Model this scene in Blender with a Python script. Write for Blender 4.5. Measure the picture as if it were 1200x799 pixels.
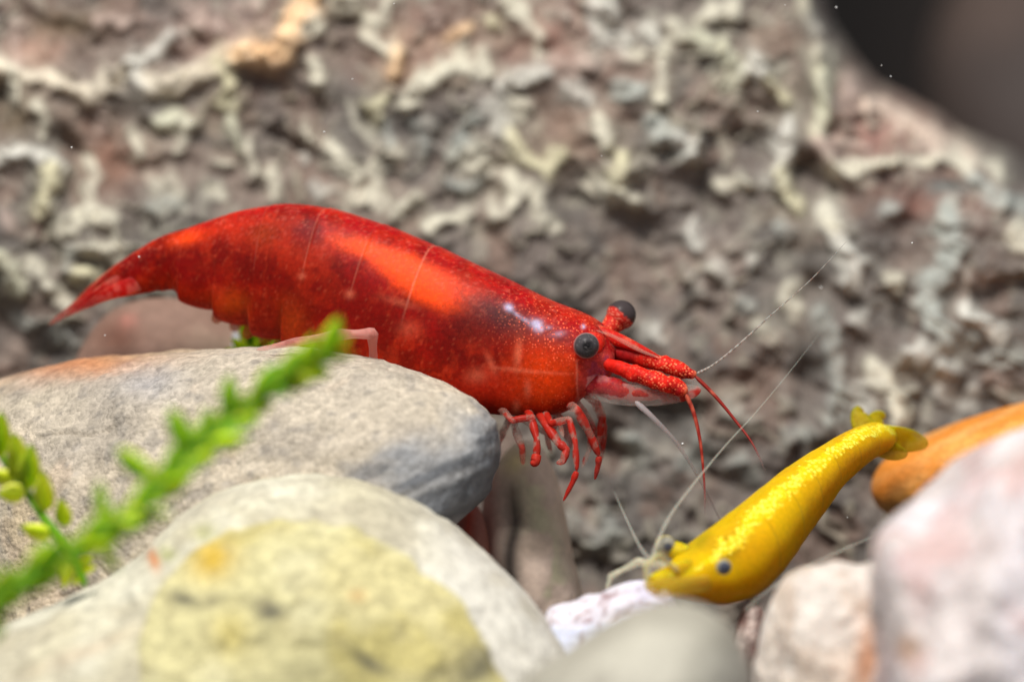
import bpy, math
import numpy as np
from mathutils import Matrix, Vector

# ------------------------------------------------------------------ scene, camera, light
for o in list(bpy.data.objects):
    bpy.data.objects.remove(o)
sc = bpy.context.scene
sc.unit_settings.system = 'METRIC'
sc.unit_settings.scale_length = 0.01          # one Blender unit is one centimetre
COL = sc.collection

DIST = 25.0                                    # camera to the plane in focus, cm
K = 4.4 / 1200.0                               # cm per photo pixel in that plane
PITCH = math.radians(6.0)
CEN = np.array([0.0, 0.0, 2.4])
R = np.array([1.0, 0.0, 0.0])
F = np.array([0.0, math.cos(PITCH), -math.sin(PITCH)])
U = np.array([0.0, math.sin(PITCH), math.cos(PITCH)])
EYE = CEN - F * DIST

cam_d = bpy.data.cameras.new('camera')
cam = bpy.data.objects.new('camera', cam_d)
COL.objects.link(cam)
cam.matrix_world = Matrix(((R[0], U[0], -F[0], EYE[0]), (R[1], U[1], -F[1], EYE[1]), (R[2], U[2], -F[2], EYE[2]), (0, 0, 0, 1)))
cam_d.sensor_width = 36.0
cam_d.lens = 36.0 * DIST / 4.4
cam_d.clip_start = 0.5
cam_d.clip_end = 400.0
cam_d.dof.use_dof = True
cam_d.dof.focus_distance = DIST
cam_d.dof.aperture_fstop = 0.285
sc.camera = cam

world = bpy.data.worlds.new('World')
sc.world = world
world.use_nodes = True
bg = world.node_tree.nodes['Background']
bg.inputs[0].default_value = (0.80, 0.86, 0.95, 1)
bg.inputs[1].default_value = 0.46

def area(name, loc, target, size, size_y, energy, colour):
    l = bpy.data.lights.new(name, 'AREA')
    l.shape = 'RECTANGLE'; l.size = size; l.size_y = size_y
    l.energy = energy; l.color = colour
    o = bpy.data.objects.new(name, l)
    COL.objects.link(o)
    o.location = loc
    o.rotation_euler = (Vector(target) - Vector(loc)).to_track_quat('-Z', 'Y').to_euler()
    return o
# the aquarium's lamp over the tank, a little in front of and left of the animals
area('tank_lamp', (-2.6, -8.0, 16.8), (0.3, 0.2, 2.2), 4.0, 4.0, 3700, (1.0, 0.965, 0.91))

sc.view_settings.view_transform = 'Standard'
sc.view_settings.look = 'None'
sc.view_settings.exposure = 0.0
sc.view_settings.gamma = 1.0
sc.view_settings.use_curve_mapping = False
sc.render.engine = 'CYCLES'
sc.cycles.use_denoising = True
sc.cycles.max_bounces = 8
sc.cycles.transparent_max_bounces = 16
sc.cycles.sample_clamp_indirect = 6.0

# ------------------------------------------------------------------ helpers
def P(px, py, d=0.0):
    """world point that stands d cm behind the focus plane, seen at photo pixel px, py"""
    px = np.asarray(px, float); py = np.asarray(py, float); d = np.asarray(d, float)
    s = K * (DIST + d) / DIST
    return EYE + (DIST + d)[..., None] * F + ((px - 600) * s)[..., None] * R + ((399.5 - py) * s)[..., None] * U

_rng = np.random.RandomState(7)
_perm = np.concatenate([_rng.permutation(256)] * 3)
_val = _rng.rand(256) * 2 - 1
def noise(p):
    p = np.asarray(p, float)
    i = np.floor(p).astype(int); f = p - i
    u = f * f * f * (f * (f * 6 - 15) + 10)
    i &= 255
    out = 0
    for dx in (0, 1):
        wx = u[..., 0] if dx else 1 - u[..., 0]
        a = _perm[i[..., 0] + dx]
        for dy in (0, 1):
            wy = u[..., 1] if dy else 1 - u[..., 1]
            b = _perm[a + i[..., 1] + dy]
            for dz in (0, 1):
                wz = u[..., 2] if dz else 1 - u[..., 2]
                out = out + wx * wy * wz * _val[_perm[b + i[..., 2] + dz]]
    return out
def fbm(p, octaves=4, gain=0.5):
    p = np.asarray(p, float)
    out = 0; a = 1.0
    for k in range(octaves):
        out = out + a * noise(p * (2.03 ** k) + 17.3 * k)
        a *= gain
    return out
def sstep(a, b, x):
    t = np.clip((x - a) / (b - a), 0, 1)
    return t * t * (3 - 2 * t)
def lin(r, g, b):
    c = np.array([r, g, b], float) / 255.0
    return np.where(c <= 0.04045, c / 12.92, ((c + 0.055) / 1.055) ** 2.4)
def mixc(c, new, w):
    return c * (1 - w[..., None]) + np.asarray(new) * w[..., None]

ORG = {}
def finish(o, name, parent, org, label, cat, group, kind):
    COL.objects.link(o)
    if parent is not None:
        o.parent = parent
        ORG[o] = org
    else:
        o.location = org
        ORG[o] = org
    if label: o['label'] = label
    if cat: o['category'] = cat
    if group: o['group'] = group
    if kind: o['kind'] = kind
    return o

def mesh_obj(name, v, quads, mat, parent=None, col=None, attrs=None, label=None, cat=None, group=None, kind=None, tris=None, org=None):
    v = np.asarray(v, float)
    if parent is not None:
        org = ORG[parent]
    elif org is None:
        org = np.array([v[:, 0].mean(), v[:, 1].mean(), v[:, 2].min()])
    me = bpy.data.meshes.new(name)
    nq = 0 if quads is None else len(quads); nt = 0 if tris is None else len(tris)
    me.vertices.add(len(v)); me.vertices.foreach_set('co', (v - org).astype(np.float32).ravel())
    idx = np.concatenate([np.asarray(a, np.int32).ravel() for a in (quads, tris) if a is not None])
    me.loops.add(len(idx)); me.loops.foreach_set('vertex_index', idx)
    me.polygons.add(nq + nt)
    st = np.concatenate([np.arange(nq) * 4, nq * 4 + np.arange(nt) * 3]).astype(np.int32)
    me.polygons.foreach_set('loop_start', st)
    me.polygons.foreach_set('use_smooth', np.ones(nq + nt, bool))
    me.update(calc_edges=True)
    if col is not None:
        a = me.color_attributes.new('Col', 'FLOAT_COLOR', 'POINT')
        c = np.ones((len(v), 4), np.float32); c[:, :3] = np.clip(col, 0, 1)
        a.data.foreach_set('color', c.ravel())
    for k, x in (attrs or {}).items():
        a = me.attributes.new(k, 'FLOAT', 'POINT')
        a.data.foreach_set('value', np.broadcast_to(np.asarray(x, np.float32), (len(v),)).copy())
    me.validate()
    me.materials.append(mat)
    o = bpy.data.objects.new(name, me)
    return finish(o, name, parent, org, label, cat, group, kind)

def thing(name, loc, label, cat, group=None):
    o = bpy.data.objects.new(name, None)
    o.empty_display_size = 0.1
    return finish(o, name, None, np.asarray(loc, float), label, cat, group, None)

def grid_quads(nu, nv, wrap_v=True):
    """vertex (i, j) is i*nv+j; wraps in j"""
    i = np.arange(nu - 1)[:, None]; j = np.arange(nv if wrap_v else nv - 1)[None, :]
    j2 = (j + 1) % nv
    return np.stack([i * nv + j, i * nv + j2, (i + 1) * nv + j2, (i + 1) * nv + j], -1).reshape(-1, 4)

def catmull(pts, n):
    pts = np.asarray(pts, float)
    if len(pts) == 2:
        t = np.linspace(0, 1, n)[:, None]
        return pts[0] * (1 - t) + pts[1] * t
    p = np.vstack([2 * pts[0] - pts[1], pts, 2 * pts[-1] - pts[-2]])
    u = np.linspace(0, len(pts) - 1 - 1e-9, n)
    i = u.astype(int); t = (u - i)[:, None]
    a, b, c, d = p[i], p[i + 1], p[i + 2], p[i + 3]
    return 0.5 * (2 * b + (c - a) * t + (2 * a - 5 * b + 4 * c - d) * t * t + (3 * b - a - 3 * c + d) * t ** 3)

def tube(name, pts, rad, mat, parent, n=40, seg=12, colf=None, attrf=None, flat=1.0, flat_dir=None, rough=0.0, **kw):
    """tapering limb through 3-D points; flat squeezes it along flat_dir"""
    c = catmull(pts, n)
    r = catmull(np.asarray(rad, float)[:, None], n)[:, 0].clip(1e-4)
    t = np.gradient(c, axis=0); t /= np.linalg.norm(t, axis=1)[:, None] + 1e-12
    ref = np.asarray(flat_dir if flat_dir is not None else F, float)
    a = ref - (t @ ref)[:, None] * t
    a /= np.linalg.norm(a, axis=1)[:, None] + 1e-9
    b = np.cross(t, a)
    # rounded ends
    e = np.ones(n); m = max(2, n // 12)
    for q in range(m):
        x = 1 - (q + 0.02) / m
        e[q] = math.sqrt(max(0.0, 1 - x * x)); e[n - 1 - q] = e[q]
    ph = np.linspace(0, 2 * np.pi, seg, endpoint=False)
    rr = r * e
    v = c[:, None] + rr[:, None, None] * (np.cos(ph)[None, :, None] * a[:, None] * flat + np.sin(ph)[None, :, None] * b[:, None])
    if rough:
        nn = v - c[:, None]
        v = v + nn * rough * fbm(v * 22, 3)[..., None]
    s = np.repeat(np.linspace(0, 1, n), seg)
    v = v.reshape(-1, 3)
    col = colf(s, v) if colf else None
    at = attrf(s, v) if attrf else None
    return mesh_obj(name, v, grid_quads(n, seg), mat, parent, col, at, **kw)

def sphere(name, c, r, mat, parent, colf=None, squash=None, nu=24, nv=32, **kw):
    th = np.linspace(0.001, np.pi - 0.001, nu)[:, None]; ph = np.linspace(0, 2 * np.pi, nv, endpoint=False)[None]
    dirs = np.stack([np.sin(th) * np.cos(ph), np.sin(th) * np.sin(ph), np.cos(th) + 0 * ph], -1).reshape(-1, 3)
    sq = np.ones(3) if squash is None else np.asarray(squash)
    v = np.asarray(c) + dirs * r * sq
    return mesh_obj(name, v, grid_quads(nu, nv), mat, parent, colf(dirs) if colf else None, **kw)

# ------------------------------------------------------------------ materials
def new_mat(name):
    m = bpy.data.materials.new(name)
    m.use_nodes = True
    nt = m.node_tree
    return m, nt, nt.nodes['Principled BSDF']
def node(nt, kind, **kw):
    n = nt.nodes.new(kind)
    for k, v in kw.items():
        setattr(n, k, v)
    return n
def attr(nt, name):
    return node(nt, 'ShaderNodeAttribute', attribute_name=name)

def stone_mat(name, grain=40.0, grain_amt=0.35, bump=0.5, bump_dist=0.012, rough=0.75, spec=0.15, sss=0.0, pits=0.0):
    m, nt, b = new_mat(name)
    col = attr(nt, 'Col')
    tc = node(nt, 'ShaderNodeTexCoord')
    n1 = node(nt, 'ShaderNodeTexNoise'); n1.inputs['Scale'].default_value = grain; n1.inputs['Detail'].default_value = 6; n1.inputs['Roughness'].default_value = 0.65
    nt.links.new(tc.outputs['Object'], n1.inputs['Vector'])
    v1 = node(nt, 'ShaderNodeTexVoronoi'); v1.inputs['Scale'].default_value = grain * 1.6
    nt.links.new(tc.outputs['Object'], v1.inputs['Vector'])
    mr = node(nt, 'ShaderNodeMapRange'); mr.inputs['From Min'].default_value = 0.3; mr.inputs['From Max'].default_value = 0.7
    mr.inputs['To Min'].default_value = 1 - grain_amt; mr.inputs['To Max'].default_value = 1 + grain_amt
    nt.links.new(n1.outputs['Fac'], mr.inputs['Value'])
    # each grain of the stone has a tone of its own
    mr2 = node(nt, 'ShaderNodeMapRange'); mr2.inputs['To Min'].default_value = 1 - grain_amt * 0.7; mr2.inputs['To Max'].default_value = 1 + grain_amt * 0.7
    sep = node(nt, 'ShaderNodeSeparateColor')
    nt.links.new(v1.outputs['Color'], sep.inputs[0]); nt.links.new(sep.outputs[0], mr2.inputs['Value'])
    mu = node(nt, 'ShaderNodeMath', operation='MULTIPLY')
    nt.links.new(mr.outputs[0], mu.inputs[0]); nt.links.new(mr2.outputs[0], mu.inputs[1])
    mx = node(nt, 'ShaderNodeVectorMath', operation='SCALE')
    nt.links.new(col.outputs['Color'], mx.inputs[0]); nt.links.new(mu.outputs[0], mx.inputs['Scale'])
    nt.links.new(mx.outputs[0], b.inputs['Base Color'])
    bp = node(nt, 'ShaderNodeBump'); bp.inputs['Strength'].default_value = bump; bp.inputs['Distance'].default_value = bump_dist
    ad = node(nt, 'ShaderNodeMath', operation='MULTIPLY_ADD'); ad.inputs[1].default_value = -0.5
    nt.links.new(v1.outputs['Distance'], ad.inputs[0]); nt.links.new(n1.outputs['Fac'], ad.inputs[2])
    nt.links.new(ad.outputs[0], bp.inputs['Height'])
    nt.links.new(bp.outputs[0], b.inputs['Normal'])
    b.inputs['Roughness'].default_value = rough
    b.inputs['Specular IOR Level'].default_value = spec
    if sss:
        b.inputs['Subsurface Weight'].default_value = sss
        b.inputs['Subsurface Radius'].default_value = (0.08, 0.06, 0.05)
        b.inputs['Subsurface Scale'].default_value = 1.0
    return m

def shell_mat(name, speck_col, speck_scale, thr=0.40, sss=0.5, radius=(0.10, 0.03, 0.015), rough=0.32, coat=0.25, bump=0.25, mottle=0.3):
    m, nt, b = new_mat(name)
    col = attr(nt, 'Col'); sp = attr(nt, 'spk'); al = attr(nt, 'alpha')
    tc = node(nt, 'ShaderNodeTexCoord')
    vo = node(nt, 'ShaderNodeTexVoronoi'); vo.inputs['Scale'].default_value = speck_scale; vo.inputs['Randomness'].default_value = 0.9
    nt.links.new(tc.outputs['Object'], vo.inputs['Vector'])
    mr = node(nt, 'ShaderNodeMapRange', interpolation_type='SMOOTHSTEP')
    mr.inputs['From Min'].default_value = thr; mr.inputs['From Max'].default_value = thr - 0.22
    nt.links.new(vo.outputs['Distance'], mr.inputs['Value'])
    sepc = node(nt, 'ShaderNodeSeparateColor'); nt.links.new(vo.outputs['Color'], sepc.inputs[0])
    pw = node(nt, 'ShaderNodeMath', operation='MULTIPLY'); nt.links.new(sepc.outputs[1], pw.inputs[0]); pw.inputs[1].default_value = 1.3
    mu = node(nt, 'ShaderNodeMath', operation='MULTIPLY'); nt.links.new(mr.outputs[0], mu.inputs[0]); nt.links.new(sp.outputs['Fac'], mu.inputs[1])
    mu2 = node(nt, 'ShaderNodeMath', operation='MULTIPLY', use_clamp=True); nt.links.new(mu.outputs[0], mu2.inputs[0]); nt.links.new(pw.outputs[0], mu2.inputs[1])
    # fine mottling of the pigment cells
    n1 = node(nt, 'ShaderNodeTexNoise'); n1.inputs['Scale'].default_value = 55; n1.inputs['Detail'].default_value = 5; n1.inputs['Roughness'].default_value = 0.7
    nt.links.new(tc.outputs['Object'], n1.inputs['Vector'])
    mm = node(nt, 'ShaderNodeMapRange'); mm.inputs['From Min'].default_value = 0.3; mm.inputs['From Max'].default_value = 0.7; mm.inputs['To Min'].default_value = 1 - mottle; mm.inputs['To Max'].default_value = 1 + mottle
    nt.links.new(n1.outputs['Fac'], mm.inputs['Value'])
    sc_ = node(nt, 'ShaderNodeVectorMath', operation='SCALE'); nt.links.new(col.outputs['Color'], sc_.inputs[0]); nt.links.new(mm.outputs[0], sc_.inputs['Scale'])
    mx = node(nt, 'ShaderNodeMix', data_type='RGBA')
    nt.links.new(mu2.outputs[0], mx.inputs[0]); nt.links.new(sc_.outputs[0], mx.inputs[6]); mx.inputs[7].default_value = (*speck_col, 1)
    nt.links.new(mx.outputs[2], b.inputs['Base Color'])
    nt.links.new(al.outputs['Fac'], b.inputs['Alpha'])
    bp = node(nt, 'ShaderNodeBump'); bp.inputs['Strength'].default_value = bump; bp.inputs['Distance'].default_value = 0.004
    nt.links.new(n1.outputs['Fac'], bp.inputs['Height']); nt.links.new(bp.outputs[0], b.inputs['Normal'])
    b.inputs['Roughness'].default_value = rough
    b.inputs['Specular IOR Level'].default_value = 0.09
    b.inputs['Coat Weight'].default_value = coat
    b.inputs['Coat Roughness'].default_value = 0.22
    b.inputs['Subsurface Weight'].default_value = sss
    b.inputs['Subsurface Radius'].default_value = radius
    b.inputs['Subsurface Scale'].default_value = 1.0
    return m

M_RED = shell_mat('red_shell', (1.0, 0.17, 0.07), 74, sss=0.9, radius=(0.12, 0.03, 0.012), rough=0.45, coat=0.0)
M_RED2 = shell_mat('speckled_red_shell', (1.0, 0.22, 0.10), 82, thr=0.5, sss=0.6, radius=(0.05, 0.02, 0.01), rough=0.5, coat=0.0, bump=0.5)
M_YEL = shell_mat('yellow_shell', (1.0, 0.82, 0.10), 60, sss=1.0, radius=(0.14, 0.09, 0.01), rough=0.45, coat=0.0, mottle=0.12, thr=0.62)

m, nt, b = new_mat('clear_limb')
c_ = attr(nt, 'Col'); a_ = attr(nt, 'alpha')
nt.links.new(c_.outputs['Color'], b.inputs['Base Color']); nt.links.new(a_.outputs['Fac'], b.inputs['Alpha'])
b.inputs['Roughness'].default_value = 0.4; b.inputs['Specular IOR Level'].default_value = 0.15; b.inputs['Subsurface Weight'].default_value = 0.5; b.inputs['Subsurface Radius'].default_value = (0.03, 0.012, 0.01); b.inputs['Subsurface Scale'].default_value = 1.0
M_LIMB = m

m, nt, b = new_mat('eye_cornea')
c_ = attr(nt, 'Col'); nt.links.new(c_.outputs['Color'], b.inputs['Base Color'])
b.inputs['Roughness'].default_value = 0.4; b.inputs['Specular IOR Level'].default_value = 0.10; b.inputs['Coat Weight'].default_value = 0.03; b.inputs['Coat Roughness'].default_value = 0.15
M_EYE = m

m, nt, b = new_mat('moss_leaf')
oi = node(nt, 'ShaderNodeObjectInfo'); tc = node(nt, 'ShaderNodeTexCoord')
rp = node(nt, 'ShaderNodeValToRGB')
rp.color_ramp.elements[0].color = (0.05, 0.30, 0.004, 1); rp.color_ramp.elements[1].color = (0.15, 0.40, 0.006, 1)
nt.links.new(oi.outputs['Random'], rp.inputs[0])
nt.links.new(rp.outputs[0], b.inputs['Base Color'])
b.inputs['Roughness'].default_value = 0.5; b.inputs['Specular IOR Level'].default_value = 0.12
b.inputs['Subsurface Weight'].default_value = 1.0; b.inputs['Subsurface Radius'].default_value = (0.05, 0.08, 0.01); b.inputs['Subsurface Scale'].default_value = 1.0
M_LEAF = m
m2 = m.copy(); m2.name = 'young_moss_leaf'
r2 = [n for n in m2.node_tree.nodes if n.type == 'VALTORGB'][0]
r2.color_ramp.elements[0].color = (0.18, 0.38, 0.008, 1); r2.color_ramp.elements[1].color = (0.34, 0.50, 0.015, 1)
M_LEAF2 = m2

M_ROCKWALL = stone_mat('crusted_rock', grain=16, grain_amt=0.10, bump=0.4, bump_dist=0.012, rough=0.85, spec=0.15)
M_GREY = stone_mat('gritty_grey_stone', grain=30, grain_amt=0.20, bump=0.9, bump_dist=0.012, spec=0.12)
M_CREAM = stone_mat('cream_stone', grain=26, grain_amt=0.16, bump=0.5, bump_dist=0.010)
M_SMOOTH = stone_mat('smooth_stone', grain=18, grain_amt=0.08, bump=0.3, bump_dist=0.010, rough=0.6)
M_QUARTZ = stone_mat('quartz_stone', grain=14, grain_amt=0.16, bump=0.7, bump_dist=0.03, rough=0.45, spec=0.25, sss=0.3)
M_ORANGE = stone_mat('orange_stone', grain=30, grain_amt=0.14, bump=0.4, bump_dist=0.008, rough=0.5)
M_GROUND = stone_mat('gravel', grain=6, grain_amt=0.5, bump=1.0, bump_dist=0.1)

# ------------------------------------------------------------------ the setting
gx, gy = np.meshgrid(np.linspace(-40, 40, 161), np.linspace(-22, 40, 125), indexing='ij')
gp = np.stack([gx, gy, 0 * gx], -1)
gz = -0.05 + 0.08 * fbm(gp * 1.5, 4)
gv = np.stack([gx, gy, gz], -1).reshape(-1, 3)
gc = mixc(np.tile(lin(96, 84, 74), (len(gv), 1)), lin(60, 52, 46), sstep(-0.3, 0.4, fbm(gv * 0.9, 3)))
mesh_obj('gravel_bed', gv, grid_quads(161, 125, False), M_GROUND, None, gc, kind='structure', org=np.zeros(3))

# back of the tank, far behind, dark and dull
bx, bz = np.meshgrid(np.linspace(-40, 40, 81), np.linspace(-1, 34, 41), indexing='ij')
bv = np.stack([bx, 26 + 0.5 * fbm(np.stack([bx * .1, bz * .1, 0 * bx], -1), 3), bz], -1).reshape(-1, 3)
bc = mixc(np.tile(lin(44, 40, 38), (len(bv), 1)), lin(70, 62, 58), sstep(-0.4, 0.5, fbm(bv * 0.15, 3)))
mesh_obj('backdrop', bv, grid_quads(81, 41, False), M_SMOOTH, None, bc, kind='structure', org=np.array([0, 26.0, 0]))

# ------------------------------------------------------------------ the big crusted rock
CR, OG, YL, WH, BL, PK, GN = lin(214, 208, 188), lin(252, 212, 166), lin(212, 205, 172), lin(216, 213, 202), lin(180, 184, 176), lin(194, 172, 160), lin(204, 202, 178)
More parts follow.
